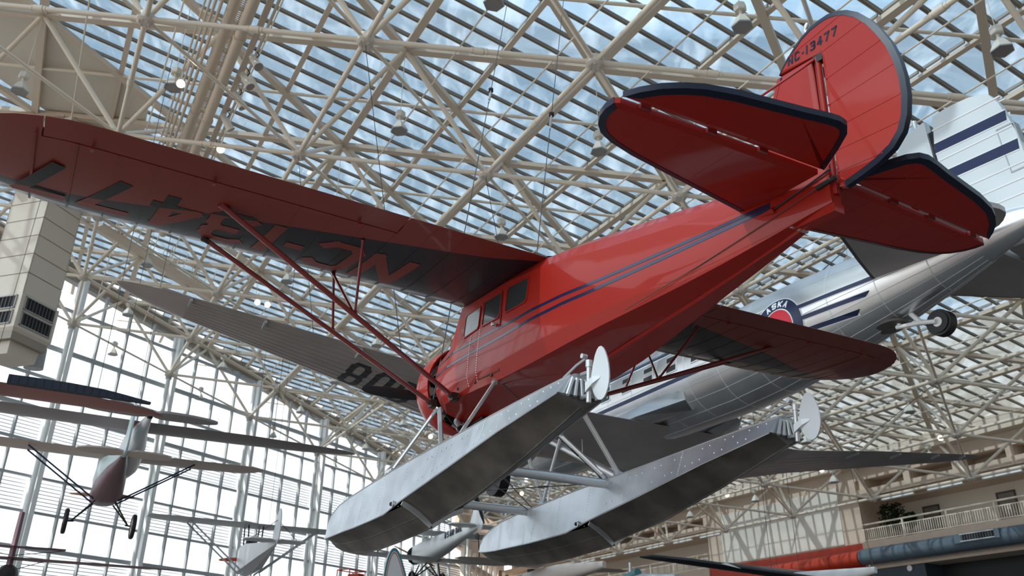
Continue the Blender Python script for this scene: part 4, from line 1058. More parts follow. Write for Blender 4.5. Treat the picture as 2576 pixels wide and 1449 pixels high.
# skin seams as fine lapped straps
b = MB()
for x in [-1.6 - 1.12 * k for k in range(15)]:
    zc, ry, rz = dsec(x); b.loft([[(x + dx, (ry + r) * sin(2 * pi * k / 40), zc + (rz + r) * cos(2 * pi * k / 40)) for k in range(40)] for dx, r in ((-.012, -.002), (-.012, .004), (.012, .004), (.012, -.002))], caps=False)
for k in (7, 11, 13, 15, 17, 19, 21, 23, 25, 27, 29, 33):
    a = 2 * pi * k / 40; pts = [(x, (ry + .002) * sin(a), zc + (rz + .002) * cos(a)) for x, zc, ry, rz in DS[4:-2]]
    b.path(pts, .006, 4)
obj('skin_seams', b, m_lightal, dfus, stuff=True)
def dstrip(name, x0, x1, zf, w, m, sd=1, off=.006, cut=0.0):
    b = MB(); n = max(3, int(abs(x1 - x0) / .3)); secs = []
    for k in range(n + 1):
        x = x0 + (x1 - x0) * k / n; z = zf(x); r = []
        for q, dx in ((.5, cut * (k == n)), (-.5, 0)):
            r.append((x + dx, dside(x, z + w * q, sd) + off * sd, z + w * q))
        r += [(r[1][0], r[1][1] - .02 * sd, r[1][2]), (r[0][0], r[0][1] - .02 * sd, r[0][2])]; secs.append(r)
    b.loft(secs); return obj(name, b, m, al)
for z, xe in ((.33, -16.2), (.055, -15.9), (-.22, -15.55)):
    dstrip('stripe_border', -14.2, xe - .06, lambda x: z + (x + 14.2) * -.01, .125, m_white); dstrip('navy_stripe', -14.2, xe, lambda x: z + (x + 14.2) * -.01, .088, m_navy2, off=.010, cut=-.12)
dstrip('navy_stripe', -4.0, -12.9, lambda x: .70, .10, m_navy2); dstrip('navy_stripe', -4.0, -13.4, lambda x: -.17, .10, m_navy2)
dstrip('white_band', -4.0, -13.4, lambda x: .27, .72, m_white, off=.003)
for k in range(8):
    x = -5.15 - .985 * k; pl = [(x - .19, .09), (x + .19, .09), (x + .19, .50), (x - .19, .50)]
    for sd in (1, -1):
        f = lambda u, v, t: (u, dside(u, v, sd) + t * sd, v)
        b = MB(); b.prism(pl, f, -.01, .012); w = obj('window', b, m_glassdark, al)
        big = [(x + (u - x) * 1.14, .295 + (v - .295) * 1.14) for u, v in pl]
        b = MB(); b.ring(big, pl, f, -.01, .018); obj('window_rim', b, m_lightal, w)
# round emblem behind the cabin: navy ring, white lettering, red disc with star
ex, ez = -13.75, .085
for sd in (1,):
    f = lambda u, v, t: (u, dside(u, v, sd) + t, v)
    def disc(name, r0, r1, m, t, par, a0=0, a1=2 * pi, n=48):
        b = MB(); cs = [(a0 + (a1 - a0) * k / n) for k in range(n + 1)]
        for p, q in zip(cs[:-1], cs[1:]):
            for g in range(3):
                ra, rb = r0 + (r1 - r0) * g / 3, r0 + (r1 - r0) * (g + 1) / 3
                b.prism([(ex - rb * cos(p), ez + rb * sin(p)), (ex - rb * cos(q), ez + rb * sin(q)), (ex - ra * cos(q), ez + ra * sin(q)), (ex - ra * cos(p), ez + ra * sin(p))], f, t - .006, t)
        return obj(name, b, m, par)
    em = disc('emblem', 0.001, .66, m_white, .008, al)
    disc('emblem_ring', .40, .635, m_navy2, .013, em); disc('emblem_disc', .001, .37, m_embred, .013, em)
    disc('emblem_snow', .02, .34, m_white, .017, em, -pi * .98, -pi * .35, 24)
    disc('emblem_bird', .05, .2, m_navy2, .020, em, -pi * .75, -pi * .3, 12)
    st = []
    for k in range(10):
        r = .085 if k % 2 == 0 else .034; a = pi / 2 + k * pi / 5; st.append((ex + .13 - r * cos(a), ez + .12 + r * sin(a)))
    b = MB(); b.prism(st, f, .008, .019); obj('emblem_star', b, m_white, em)
    for k, ch in enumerate('ALASKA'):
        a = radians(158 - k * 19.8); b = MB()
        def g(u, v, t, a=a):
            # u grows clockwise along the ring, v outwards; nose of the aircraft is on the reader's left
            uu, vv = u - .065, v - .08; rr = .515 + vv; aa = a - uu / .515
            return f(ex - rr * cos(aa), ez + rr * sin(aa), t)
        glyph(b, ch, .13, .16, .036, g, .012, .019); obj('emblem_letter', b, m_white, em)
# wings ------------------------------------------------------------------------
DIH = .128
def dz(y): return -1.02 if y < 4.3 else -1.02 + (y - 4.3) * DIH
def dwsec(y):
    if y <= 4.3: return (y, -4.65, dz(y), 4.35, .14)
    t = (y - 4.3) / (14.5 - 4.3); xl = -4.7 - (y - 4.3) * .55 if y < 6.5 else -5.91 - (y - 6.5) * .215; xt = -8.95 if y < 8 else -8.95 + (y - 8) * .075; c = xl - xt
    if y > 13.2:
        q = (y - 13.2) / 1.3; k = sqrt(max(.004, 1 - q * q)); mid = xl - c * .62
        xl = mid + (xl - mid) * k; c = c * (.25 + .75 * k) if False else (xl - (mid + (xt - mid) * k))
    return (y, xl, dz(y), max(c, .05), .14 - .03 * t)
for sd in (1, -1):
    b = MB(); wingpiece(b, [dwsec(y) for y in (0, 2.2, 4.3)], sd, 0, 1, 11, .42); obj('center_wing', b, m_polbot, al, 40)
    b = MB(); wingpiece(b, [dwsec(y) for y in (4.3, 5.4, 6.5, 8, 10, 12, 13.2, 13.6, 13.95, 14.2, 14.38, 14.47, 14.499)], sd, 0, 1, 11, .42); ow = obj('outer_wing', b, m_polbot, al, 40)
    b = MB()
    for q in [.12 + .1 * k for k in range(9)]:
        pts = []
        for y in (4.35, 6.5, 8, 10, 13):
            yy, xl, z, c, t = dwsec(y); x = q; th = 5 * t * c * (.2969 * sqrt(x) - .126 * x - .3516 * x * x + .2843 * x ** 3 - .1015 * x ** 4)
            pts.append((xl - q * c, sd * y, z - th * .84 - .002))
        b.path(pts, .006, 4)
    obj('skin_seams', b, mat('seam_grey', (.36, .34, .33), .5), ow, stuff=True)
    b = MB()
    for y in (7.1, 9.2, 11.4, 13.0):
        yy, xl, z, c, t = dwsec(y); b.bar((xl - c * .80, sd * y, z - .10), (xl - c * .97, sd * y, z - .03), .05, .09)
    obj('aileron_hinge', b, m_mull, ow, stuff=True)
    # engine nacelle, cowl, three bladed propeller, folded wheel
    nc = Vector((0, 2.82 * sd, -1.0))
    b = MB(); b.lathe([(-6.6, .05), (-6.0, .28), (-5.0, .52), (-3.9, .62), (-2.9, .62), (-2.85, .70), (-2.3, .71), (-1.9, .64), (-1.85, .50), (-2.1, .46)], nc, (1, 0, 0), 24); na = obj('engine_nacelle', b, m_polbot, al, 40)
    b = MB(); b.lathe([(-2.3, .0), (-2.3, .46), (-2.25, .46), (-2.1, .25), (-1.7, .12), (-1.55, .0)], nc, (1, 0, 0), 16); obj('engine', b, m_dark, na, 40)
    pr = MB(); pr.lathe([(-1.75, .0), (-1.7, .14), (-1.5, .12), (-1.4, 0)], nc, (1, 0, 0), 12); pp = obj('propeller', pr, m_black, al, 40)
    for k in range(3):
        a = k * 2 * pi / 3 + radians(200 if sd > 0 else 40); d = Vector((0, sin(a), cos(a))); t = Vector((0, cos(a), -sin(a))); b = MB(); secs = []
        for r, c, th in ((.1, .10, .08), (.4, .20, .07), (1.0, .26, .04), (1.5, .22, .025), (1.74, .08, .01)):
            cc = nc + Vector((-1.6, 0, 0)) + d * r; cd = t * .85 + Vector((.5, 0, 0)); secs.append([cc + cd * c / 2 * cos(2 * pi * j / 8) + Vector((1, 0, 0)) * th / 2 * sin(2 * pi * j / 8) for j in range(8)])
        b.loft(secs); obj('blade', b, m_blade, pp, 50)
    b = MB(); b.tube(nc + Vector((-3.55, -.16, -.62)), nc + Vector((-3.55, .16, -.62)), .55, n=24); wh = obj('main_wheel', b, m_black, al, 40)
    b = MB(); b.tube(nc + Vector((-3.55, -.17, -.62)), nc + Vector((-3.55, .17, -.62)), .25, n=16); obj('wheel_hub', b, m_lightal, wh, 40)
    b = MB()
    for q in (-.28, .28): b.tube(nc + Vector((-3.3, q, .0)), nc + Vector((-3.55, q, -.65)), .05, n=8); b.tube(nc + Vector((-4.6, q, -.1)), nc + Vector((-3.55, q, -.65)), .04, n=8)
    obj('gear_leg', b, m_strutal, al, 40, stuff=True)
# wing root fillet
for sd in (1, -1):
    b = MB(); b.loft([[(-4.6, sd * .9, -1.1), (-4.6, sd * 1.25, -.85), (-4.6, sd * 1.5, -1.0), (-4.6, sd * 1.2, -1.2)], [(-7.0, sd * .9, -1.1), (-7.0, sd * 1.2, -.45), (-7.0, sd * 1.7, -.88), (-7.0, sd * 1.2, -1.2)], [(-9.2, sd * .8, -.95), (-9.2, sd * 1.15, -.40), (-9.2, sd * 1.75, -.98), (-9.2, sd * 1.2, -1.02)], [(-10.3, sd * .7, -.9), (-10.3, sd * 1.05, -.45), (-10.3, sd * 1.0, -.7), (-10.3, sd * .8, -.95)]]); obj('wing_fillet', b, m_pol, al, 50)
# registration under the left wing, tops towards the leading edge, read from root to tip
y0 = 5.2
for ch in 'N91008':
    b = MB(); w = .53; tmp = MB(); glyph(tmp, ch, w, 1.45, .16, lambda u, v, t: (u, v, t), 0, 1)
    for f0 in range(0, len(tmp.v), 8):
        q = [tmp.v[f0 + k] for k in range(4)]
        for k in range(5):
            def L(p0, p1, t): return (p0[0] + (p1[0] - p0[0]) * t, p0[1] + (p1[1] - p0[1]) * t)
            ring_ = [L(q[0], q[1], k / 5), L(q[0], q[1], (k + 1) / 5), L(q[3], q[2], (k + 1) / 5), L(q[3], q[2], k / 5)]; vs = []
            for dd in (.006, .002):
                for u, v in ring_:
                    Y = y0 + u; yy, xl, z, c, t = dwsec(Y); X = -8.05 + v + (Y - 8.5) * -.1 if Y > 7 else xl - c * .30 - 1.5 + v; xx = min(1, max(0.001, (xl - X) / c))
                    th = 5 * t * c * (.2969 * sqrt(xx) - .126 * xx - .3516 * xx * xx + .2843 * xx ** 3 - .1015 * xx ** 4); vs.append((X, Y, z - .84 * th - dd))
            b.add(vs, [(0, 1, 2, 3), (7, 6, 5, 4), (0, 4, 5, 1), (1, 5, 6, 2), (2, 6, 7, 3), (3, 7, 4, 0)])
    obj('registration_mark', b, mat('dull_black', (.03, .03, .035), .5), al); y0 += .68
# tail -------------------------------------------------------------------------
fy2 = lambda u, v, t: (u, t, v)
b = MB()
finp = [(-14.9, 1.2), (-15.8, 1.75), (-16.4, 2.5), (-16.9, 3.3), (-17.15, 3.55), (-17.62, 3.63), (-17.70, .4), (-16, .4)]
for s_ in (1, -1): pass
b.prism(finp, fy2, -.09, .09); obj('fin', b, m_lightal, al)
rp = smooth_pl([(-17.70, 3.62), (-18.2, 3.66), (-18.8, 3.56), (-19.12, 3.36), (-19.35, 2.4), (-19.5, 1.3), (-19.55, .75), (-19.1, .55), (-17.75, .75)], True, 1)
b = MB(); b.prism(rp, fy2, -.08, .08); ru = obj('rudder', b, m_lightal, al)
b = MB()
for z in (3.3, 2.55, 1.72, 1.4, 1.1):
    for s_ in (1, -1): b.bar((-17.75, s_ * .085, z + .02), (-19.25 - (3.3 - z) * .08, s_ * .085, z - .08), .01, .035)
obj('rib_tapes', b, m_white, ru, stuff=True)
for z in (2.88, 2.17):
    for s_ in (1, -1):
        b = MB(); b.bar((-17.72, s_ * .083, z + .0), (-19.26 - (2.9 - z) * .1, s_ * .083, z - .13), .008, .28); sb = obj('stripe_border', b, m_white, ru)
        b = MB(); b.bar((-17.72, s_ * .086, z + .0), (-19.26 - (2.9 - z) * .1, s_ * .086, z - .13), .010, .22); obj('navy_stripe', b, m_navy2, sb)
b = MB(); b.ring([(-19.0, 2.56), (-19.36, 2.54), (-19.44, 1.5), (-19.06, 1.52)], [(-19.02, 2.53), (-19.34, 2.51), (-19.41, 1.53), (-19.08, 1.55)], fy2, -.089, .089); obj('trim_tab_outline', b, m_mull, ru)
b = MB(); b.bar((-17.70, 0, 3.35), (-17.70, 0, .8), .05, .19); obj('hinge_gap', b, m_dark, ru)
b = MB(); b.tube((-17.36, 0, 3.55), (-17.36, 0, 3.78), .045, n=12); b.tube((-17.36, 0, 3.78), (-17.36, 0, 3.84), .048, n=12); obj('mast', b, m_lightal, al, 40)
for sd in (1, -1):
    f = lambda u, v, t: (u, sd * v, .42 + t)
    lo = [(-16.0, .35), (-16.55, 1.6), (-17.1, 2.75), (-17.45, 3.4), (-17.75, 3.85), (-18.05, 4.06), (-18.15, 4.06), (-18.2, .35)]
    b = MB(); b.prism(lo, f, -.09, .06); s_ = obj('stabilizer', b, m_polbot, al)
    b = MB(); b.path([(-16.0 + .02, sd * .30, .40), (-16.57, sd * 1.62, .40), (-17.12, sd * 2.77, .40), (-17.47, sd * 3.42, .40)], .075, 8); obj('deicing_boot', b, m_black, s_, 40)
    lo = smooth_pl([(-18.2, .45), (-18.17, 4.04), (-18.45, 3.95), (-18.75, 3.5), (-18.95, 2.6), (-19.12, 1.5), (-19.22, .95), (-19.05, .7), (-18.75, .5)], True, 1)
    b = MB(); b.prism(lo, f, -.06, .05); obj('elevator', b, m_polbot, al)
# tail wheel in its well
b = MB(); b.lathe([(.02, .02), (.02, .36), (-.02, .38), (-.06, .34), (-.12, .02)], (-15.9, .12, -.52), (-.0, .25, -1), 20, sy=.6); obj('wheel_well', b, mat('well_grey', (.10, .095, .09), .6), al, 40)
b = MB(); b.tube((-16.95, -.10, -.80), (-16.95, .10, -.80), .27, n=26); b.tube((-16.95, -.13, -.80), (-16.95, .13, -.80), .22, n=26); tw_ = obj('tail_wheel', b, m_black, al, 40)
b = MB(); b.tube((-16.95, -.14, -.80), (-16.95, .14, -.80), .10, n=14); obj('wheel_hub', b, m_white, tw_, 40)
b = MB(); b.path([(-16.95, .17, -.80), (-16.6, .16, -.70), (-16.05, .14, -.60)], .05, 8); b.tube((-16.6, .1, -.70), (-16.3, .05, -.30), .055, n=8); b.tube((-16.1, .12, -.60), (-16.1, .10, -.3), .045, n=8); obj('wheel_fork', b, m_white, al, 50)
b = MB(); b.tube((-7.6, 2.4, -1.3), (-7.6, 2.4, -1.75), .012, n=6); obj('antenna_mast', b, m_strutal, al)
# ------------------------------------------------------------------ smaller aircraft hung further off
RIGHT = -LFTV
def hung(x, y, z): return frame(B_, LFTV, Z_, Vector((x, y, z)) + H)
def simple_wing(par, name, st, m, sd, bot=.35):
    b = MB(); wingpiece(b, st, sd, 0, 1, 8, bot); return obj(name, b, m, par, 45)
def wheel(par, c, r, w, tyre, hub, spokes=0):
    c = Vector(c); b = MB(); b.lathe([(-w / 2, r * .8), (-w / 2, r * .92), (-w / 4, r), (w / 4, r), (w / 2, r * .92), (w / 2, r * .8), (-w / 2, r * .8)], c, (0, 1, 0), 24)
    o = obj('wheel', b, tyre, par, 40); b = MB()
    b.tube(c - Vector((0, w * .55, 0)), c + Vector((0, w * .55, 0)), r * .16, n=10)
    if spokes:
        for k in range(spokes): a = 2 * pi * k / spokes; b.tube(c, c + Vector((cos(a) * r * .82, 0, sin(a) * r * .82)), r * .035, n=4)
    else: b.tube(c - Vector((0, w * .3, 0)), c + Vector((0, w * .3, 0)), r * .82, n=18)
    obj('spokes' if spokes else 'wheel_disc', b, hub, o, 40); return o
def tubes(par, name, m, segs, r):
    for p, q in segs: b = MB(); b.tube(p, q, r, n=8); obj(name, b, m, par, 40)
def loft_body(par, name, secs, m, n=14, sq=.75):
    b = MB(); out = []
    for x, zc, ry, rz in secs:
        row = []
        for k in range(n):
            a = 2 * pi * k / n; cs, sn = cos(a), sin(a); e = sq
            row.append((x, ry * math.copysign(abs(cs) ** e, cs), zc + rz * math.copysign(abs(sn) ** e, sn)))
        out.append(row)
    b.loft(out); return obj(name, b, m, par, 35)
def two_blade(par, c, R, ang, m, cw=.13):
    c = Vector(c); hub = MB(); hub.tube(c - Vector((.06, 0, 0)), c + Vector((.1, 0, 0)), .07, n=10); po = obj('propeller', hub, m_black, par, 40)
    for s_ in (1, -1):
        d = Vector((0, cos(ang) * s_, sin(ang) * s_)); t = Vector((0, -sin(ang) * s_, cos(ang) * s_)); b = MB(); secs = []
        for r, w, th in ((.05, .05, .05), (.3 * R, cw, .04), (.7 * R, cw, .025), (.95 * R, cw * .6, .012), (R, .02, .006)):
            cd = t * .8 + Vector((.5, 0, 0)); secs.append([c + d * r + cd * w / 2 * cos(2 * pi * k / 8) + Vector((1, 0, 0)) * th / 2 * sin(2 * pi * k / 8) for k in range(8)])
        b.loft(secs); obj('blade', b, m, po, 45)
m_cream = mat('cream_fabric', (.62, .55, .50), .5); m_ltblue = mat('pale_blue_fabric', (.55, .68, .70), .45); m_plum = mat('plum_fabric', (.17, .10, .12), .5)
m_wood = mat('varnished_wood', (.34, .15, .06), .35); m_greywing = mat('grey_glider_fabric', (.30, .28, .29), .5); m_silver = mat('silver_dope', (.55, .57, .58), .4, metal=.3)
m_mauve = mat('mauve_fabric', (.22, .12, .15), .5); m_pink = mat('pink_fabric', (.42, .20, .19), .5); m_navyrib = mat('navy_fabric', (.014, .022, .045), .5); m_teal = mat('teal_paint', (.07, .24, .27), .4)

# pale blue and plum light monoplane, seen from behind
lm = empty('light_monoplane', hung(-12.2, 25.9, 6.46)); tag(lm, 'small pale blue and plum monoplane with wire wheels hanging before the glass wall', 'airplane')
for sd in (1, -1):
    simple_wing(lm, 'wing', [(.0, .55, 0, 1.2, .11), (2.8, .55, .03, 1.2, .11), (3.9, .50, .05, 1.12, .1), (4.3, .3, .06, .75, .08), (4.55, .02, .07, .2, .06)], m_cream, sd)
    tubes(lm, 'wing_strut', m_navy2, [((.35, .33 * sd, -1.38), (.35, 2.35 * sd, -.03)), ((-.3, .33 * sd, -1.38), (-.3, 2.35 * sd, -.03))], .026)
    tubes(lm, 'gear_leg', m_black, [((.3, .28 * sd, -1.42), (.1, .78 * sd, -2.0)), ((-.3, .28 * sd, -1.42), (.1, .78 * sd, -2.0)), ((.1, .70 * sd, -2.0), (.1, .92 * sd, -2.02))], .024)
    wheel(lm, (.1, .93 * sd, -2.02), .37, .12, m_black, m_cream)
    b = MB(); b.prism(smooth_pl([(-3.3, .05), (-3.4, 1.1), (-3.8, 1.25), (-4.1, .9), (-4.15, .05)], True, 1), lambda u, v, t: (u, sd * v, -.72 + t), -.02, .02); obj('stabilizer', b, m_cream, lm)
loft_body(lm, 'upper_fuselage', [(1.0, -.72, .30, .30), (.6, -.65, .42, .45), (-.4, -.55, .44, .48), (-2, -.62, .26, .28), (-3.6, -.70, .07, .09)], m_ltblue)
loft_body(lm, 'lower_fuselage', [(1.0, -.98, .30, .22), (.6, -1.08, .42, .34), (-.4, -1.08, .44, .38), (-2, -.86, .26, .22), (-3.5, -.76, .07, .06)], m_plum)
b = MB(); b.prism(smooth_pl([(-3.0, -.62), (-3.35, .25), (-3.75, .68), (-4.15, .6), (-4.3, .1), (-4.25, -.65), (-3.9, -.85)], True, 2), fy, -.025, .025); obj('rudder', b, m_ltblue, lm)
b = MB(); b.lathe([(1.0, .2), (1.15, .22), (1.25, .12), (1.3, 0)], (0, 0, -.9), (1, 0, 0), 12); obj('engine', b, m_dark, lm, 40); two_blade(lm, (1.4, 0, -.95), .95, radians(-2), m_wood)
tubes(lm, 'hanging_wire', m_rope, [((.2, .3, 0), (.2, .3, 9.5)), ((-.4, -.3, 0), (-.4, -.3, 9.6))], .008)

# long winged sailplane behind it
sp = empty('sailplane', hung(-11.04, 24.5, 7.0)); tag(sp, 'grey long winged wooden sailplane with varnished brown pod behind the pale blue monoplane', 'glider')
for sd in (1, -1):
    simple_wing(sp, 'wing', [(.0, .6, 0, 1.25, .13), (3.0, .6, .03, 1.25, .13), (5.2, .5, .05, .95, .11), (6.3, .3, .06, .6, .09), (6.75, .1, .06, .15, .06)], m_greywing, sd)
    b = MB(); b.prism(smooth_pl([(-3.0, .04), (-3.05, 1.2), (-3.3, 1.75), (-3.55, 1.6), (-3.75, .9), (-3.75, .04)], True, 2), lambda u, v, t: (u, sd * v, -.50 + t), -.03, .03); obj('stabilizer', b, m_greywing, sp)
loft_body(sp, 'pod', [(1.9, -1.0, .06, .06), (1.6, -.95, .25, .3), (.8, -.8, .36, .5), (-.2, -.62, .33, .48), (-1.6, -.52, .17, .22), (-3.1, -.50, .06, .07)], m_white, 16, .9)
loft_body(sp, 'wooden_back', [(.6, -.45, .22, .22), (-.2, -.35, .25, .28), (-1.6, -.42, .15, .17), (-3.0, -.45, .06, .07)], m_wood, 14, .9)
b = MB(); b.tube((-3.05, 0, -.5), (-3.25, 0, -.42), .08, n=10); obj('tail_fitting', b, m_black, sp, 40)
b = MB(); b.tube((.1, 4.05, -.12), (.1, 4.05, -.30), .05, n=10); b.tube((.0, 4.0, -.36), (.0, 4.0, -.46), .06, n=10); obj('turnbuckle', b, m_strutal, sp, 40)
tubes(sp, 'hanging_wire', m_rope, [((0, 4.0, .1), (0, 4.0, 9.8)), ((0, -4.0, .1), (0, -4.0, 8.5))], .008)

# pink wing with a navy ribbed rear panel, cut by the left frame edge
rw_ = empty('pink_glider', hung(-12.3, 18.45, 6.13)); tag(rw_, 'pink winged glider with a navy ribbed rear panel at the left frame edge', 'glider')
b = MB(); wingpiece(b, [(y, .1, .0, c, .17) for y, c in ((-1.5, 1.0), (0, 1.0), (2.2, .95), (3.2, .78), (3.75, .55), (4.05, .3), (4.2, .06))], -1, 0, 1, 9, .5); obj('wing', b, m_pink, rw_, 45)
b = MB()
b.loft([[(x, -y, z) for x, z in ((-.98, -.06), (-1.12, -.05), (-1.12, -.05 + h), (-.95, -.03 + h * .8))] for y, h in ((.75, .19), (1.2, .20), (2.0, .20), (2.7, .17), (3.2, .11), (3.75, .03))]); obj('ribbed_panel', b, m_navyrib, rw_)
for k in range(16):
    b = MB(); y = .80 + k * .165; b.bar((-1.122, -y, -.05), (-1.122, -y, .14 - max(0, y - 2.2) * .1), .018, .02); obj('panel_rib', b, m_black, rw_)
loft_body(rw_, 'fuselage', [(1.5, -.2, .1, .1), (.8, -.2, .3, .3), (-1, -.15, .3, .3), (-4, .1, .08, .1)], m_pink)
tubes(rw_, 'hanging_wire', m_rope, [((-.2, -2.6, .1), (-.2, -2.6, 10.4))], .008)

# silver open parasol monoplane with a red propeller
pm = empty('parasol_monoplane', hung(-10.55, 36.0, 6.0)); tag(pm, 'silver open cockpit monoplane with a red propeller hanging left of the silver floats', 'airplane')
for sd in (1, -1):
    simple_wing(pm, 'wing', [(.0, .6, .1, 1.35, .1), (3.4, .6, .12, 1.35, .1), (4.0, .45, .13, 1.1, .09), (4.2, .2, .13, .7, .05)], m_silver, sd)
    tubes(pm, 'wing_strut', m_mull, [((.4, .33 * sd, -1.75), (.4, 2.6 * sd, .06)), ((-.35, .33 * sd, -1.75), (-.35, 2.6 * sd, .06))], .035)
    tubes(pm, 'cabane_strut', m_black, [((.4, .25 * sd, -.75), (.4, .3 * sd, .1)), ((-.4, .25 * sd, -.75), (-.3, .3 * sd, .1))], .03)
    tubes(pm, 'gear_leg', m_mull, [((.4, .3 * sd, -1.75), (.2, .85 * sd, -2.6)), ((-.5, .3 * sd, -1.75), (.2, .85 * sd, -2.6))], .022)
    wheel(pm, (.2, .93 * sd, -2.62), .33, .12, m_black, m_silver)
    b = MB(); b.prism(smooth_pl([(-3.0, .05), (-3.2, 1.1), (-3.7, 1.2), (-4.0, .9), (-4.0, .05)], True, 1), lambda u, v, t: (u, sd * v, -.95 + t), -.02, .02); obj('stabilizer', b, m_silver, pm)
    tubes(pm, 'tail_wire', m_rope, [((-3.6, .9 * sd, -.95), (-3.7, 0, -.2))], .012)
b = MB(); b.loft([[(x, w, zt), (x, w, zm), (x, 0, zb), (x, -w, zm), (x, -w, zt)] for x, w, zt, zm, zb in ((1.1, .3, -.75, -1.6, -1.75), (.4, .38, -.7, -1.65, -1.85), (-.6, .38, -.7, -1.6, -1.8), (-2.2, .22, -.85, -1.35, -1.45), (-3.8, .04, -.98, -1.12, -1.15))]); obj('fuselage', b, m_silver, pm)
b = MB(); b.prism(smooth_pl([(-3.2, -.9), (-3.5, -.2), (-3.8, .25), (-4.1, .1), (-4.25, -.5), (-4.15, -1.1), (-3.8, -1.1)], True, 2), fy, -.02, .02); obj('rudder', b, m_silver, pm)
b = MB(); b.box(-.5, .2, -.25, .25, -.72, -.62); b.tube((.25, -.2, -.55), (.25, .2, -.55), .1, n=10); obj('cockpit', b, m_black, pm)
two_blade(pm, (1.3, 0, -1.05), 1.0, radians(-6), mat('red_propeller', (.45, .05, .02), .35), .2)
tubes(pm, 'hanging_wire', m_rope, [((.1, .5, .1), (.1, .5, 8.6)), ((-.3, -.5, .1), (-.3, -.5, 8.5))], .008)

# silver mail biplane beyond the floats
mb = empty('mail_biplane', hung(-3.75, 42.6, 6.45)); tag(mb, 'silver mail biplane with black spoked wheels seen between the two floats', 'airplane')
for sd in (1, -1):
    simple_wing(mb, 'upper_wing', [(.0, 1.0, .55, 1.5, .09), (3.8, 1.0, .60, 1.5, .09), (4.4, .8, .6, 1.0, .07), (4.6, .5, .6, .5, .05)], m_silver, sd)
    simple_wing(mb, 'lower_wing', [(.4, .5, -.75, 1.4, .09), (3.6, .5, -.70, 1.4, .09), (4.2, .3, -.68, .9, .07)], m_silver, sd)
    tubes(mb, 'interplane_strut', m_black, [((.6, 2.9 * sd, -.72), (.8, 2.9 * sd, .55)), ((-.3, 2.9 * sd, -.72), (-.1, 2.9 * sd, .55))], .03)
    tubes(mb, 'gear_leg', m_black, [((.8, .3 * sd, -.9), (.5, .72 * sd, -1.6)), ((-.1, .3 * sd, -.9), (.5, .72 * sd, -1.6)), ((.5, -.1 * sd, -1.0), (.5, .72 * sd, -1.6))], .035)
    wheel(mb, (.5, .8 * sd, -1.6), .36, .13, m_black, m_black, 10)
    b = MB(); b.prism(smooth_pl([(-4.0, .05), (-4.2, 1.2), (-4.7, 1.4), (-5.0, .9), (-5.0, .05)], True, 1), lambda u, v, t: (u, sd * v, .18 + t), -.025, .025); obj('stabilizer', b, m_silver, mb)
loft_body(mb, 'fuselage', [(2.0, -.3, .2, .2), (1.6, -.3, .4, .45), (.2, -.3, .45, .55), (-1.5, -.15, .36, .44), (-3.5, .05, .2, .26), (-4.9, .15, .05, .1)], m_silver, 16, .6)
b = MB(); b.prism(smooth_pl([(-4.0, .2), (-4.3, .9), (-4.8, 1.15), (-5.2, 1.0), (-5.35, .4), (-5.2, -.1), (-4.9, .0)], True, 2), fy, -.025, .025); obj('rudder', b, m_silver, mb)
wheel(mb, (-4.9, .08, -.32), .14, .06, m_black, m_black)
x = -2.05
for ch in 'U.S.AIR MAIL':
    if ch == '.': x -= .06; continue
    if ch == ' ': x -= .12; continue
    b = MB(); w = .13 if ch != 'I' else .06
    glyph(b, ch, w, .28, .04, lambda u, v, t: (x - u, .36 + (x - u + 1.5) * .082 + t, -.12 + v + (x - u + 1.5) * -.10), .0, .02); obj('mail_lettering', b, m_navy, mb); x -= w + .035
b = MB(); b.tube((2.0, 0, -.3), (2.1, 0, -.3), .45, n=14); obj('engine', b, m_dark, mb, 40); two_blade(mb, (2.2, 0, -.3), 1.2, radians(20), m_wood)
tubes(mb, 'hanging_wire', m_rope, [((0, .6, .6), (0, .6, 8)), ((0, -.6, .6), (0, -.6, 8)), ((-4.2, 0, .3), (-4.2, 0, 7.5))], .01)

# teal edged fin of a white aircraft standing below the left float
tf = empty('teal_finned_airplane', frame(B_, LFTV, Z_, Vector((-4.22, 33.0, 3.75)) + H)); tag(tf, 'white aircraft showing only its teal edged fin below the left float', 'airplane')
fo_ = smooth_pl([(1.0, -.5), (.55, .35), (.15, .95), (-.2, 1.13), (-.5, .95), (-.72, .45), (-.85, -.5)], False, 2)
tfM = frame(-RIGHT * -1, B_, Z_, (0, 0, 0))
fx = lambda u, v, t: (t, -u * .62, v)
b = MB(); b.prism(fo_, fx, -.04, .04); fin_ = obj('fin', b, m_white, tf)
for (w0, w1, m, nm) in ((.0, .12, m_teal, 'teal_edge'), (.16, .20, m_orange, 'red_line')):
    n_ = len(fo_); o1, o2 = inset(fo_, w0 if w0 else .0001), inset(fo_, w1); b = MB()
    for s_ in (1, -1):
        b.add([fx(u, v, s_ * .044) for u, v in o1[2:-2]] + [fx(u, v, s_ * .044) for u, v in o2[2:-2]], [(k, k + 1, n_ - 4 + k + 1, n_ - 4 + k) for k in range(n_ - 5)])
    b.add([fx(u, v, s_ * .044) for s_ in (1, -1) for u, v in o1[2:-2]], [(k, k + 1, n_ - 4 + k + 1, n_ - 4 + k) for k in range(n_ - 5)]); obj(nm, b, m, fin_)
loft_body(tf, 'fuselage', [(5.0, -2.0, .5, .6), (2.0, -1.2, .45, .55), (-.6, -.6, .12, .18)], m_white)
b = MB(); b.box(.3, 1.2, -1.6, 1.6, -.62, -.56); obj('stabilizer', b, m_white, tf)

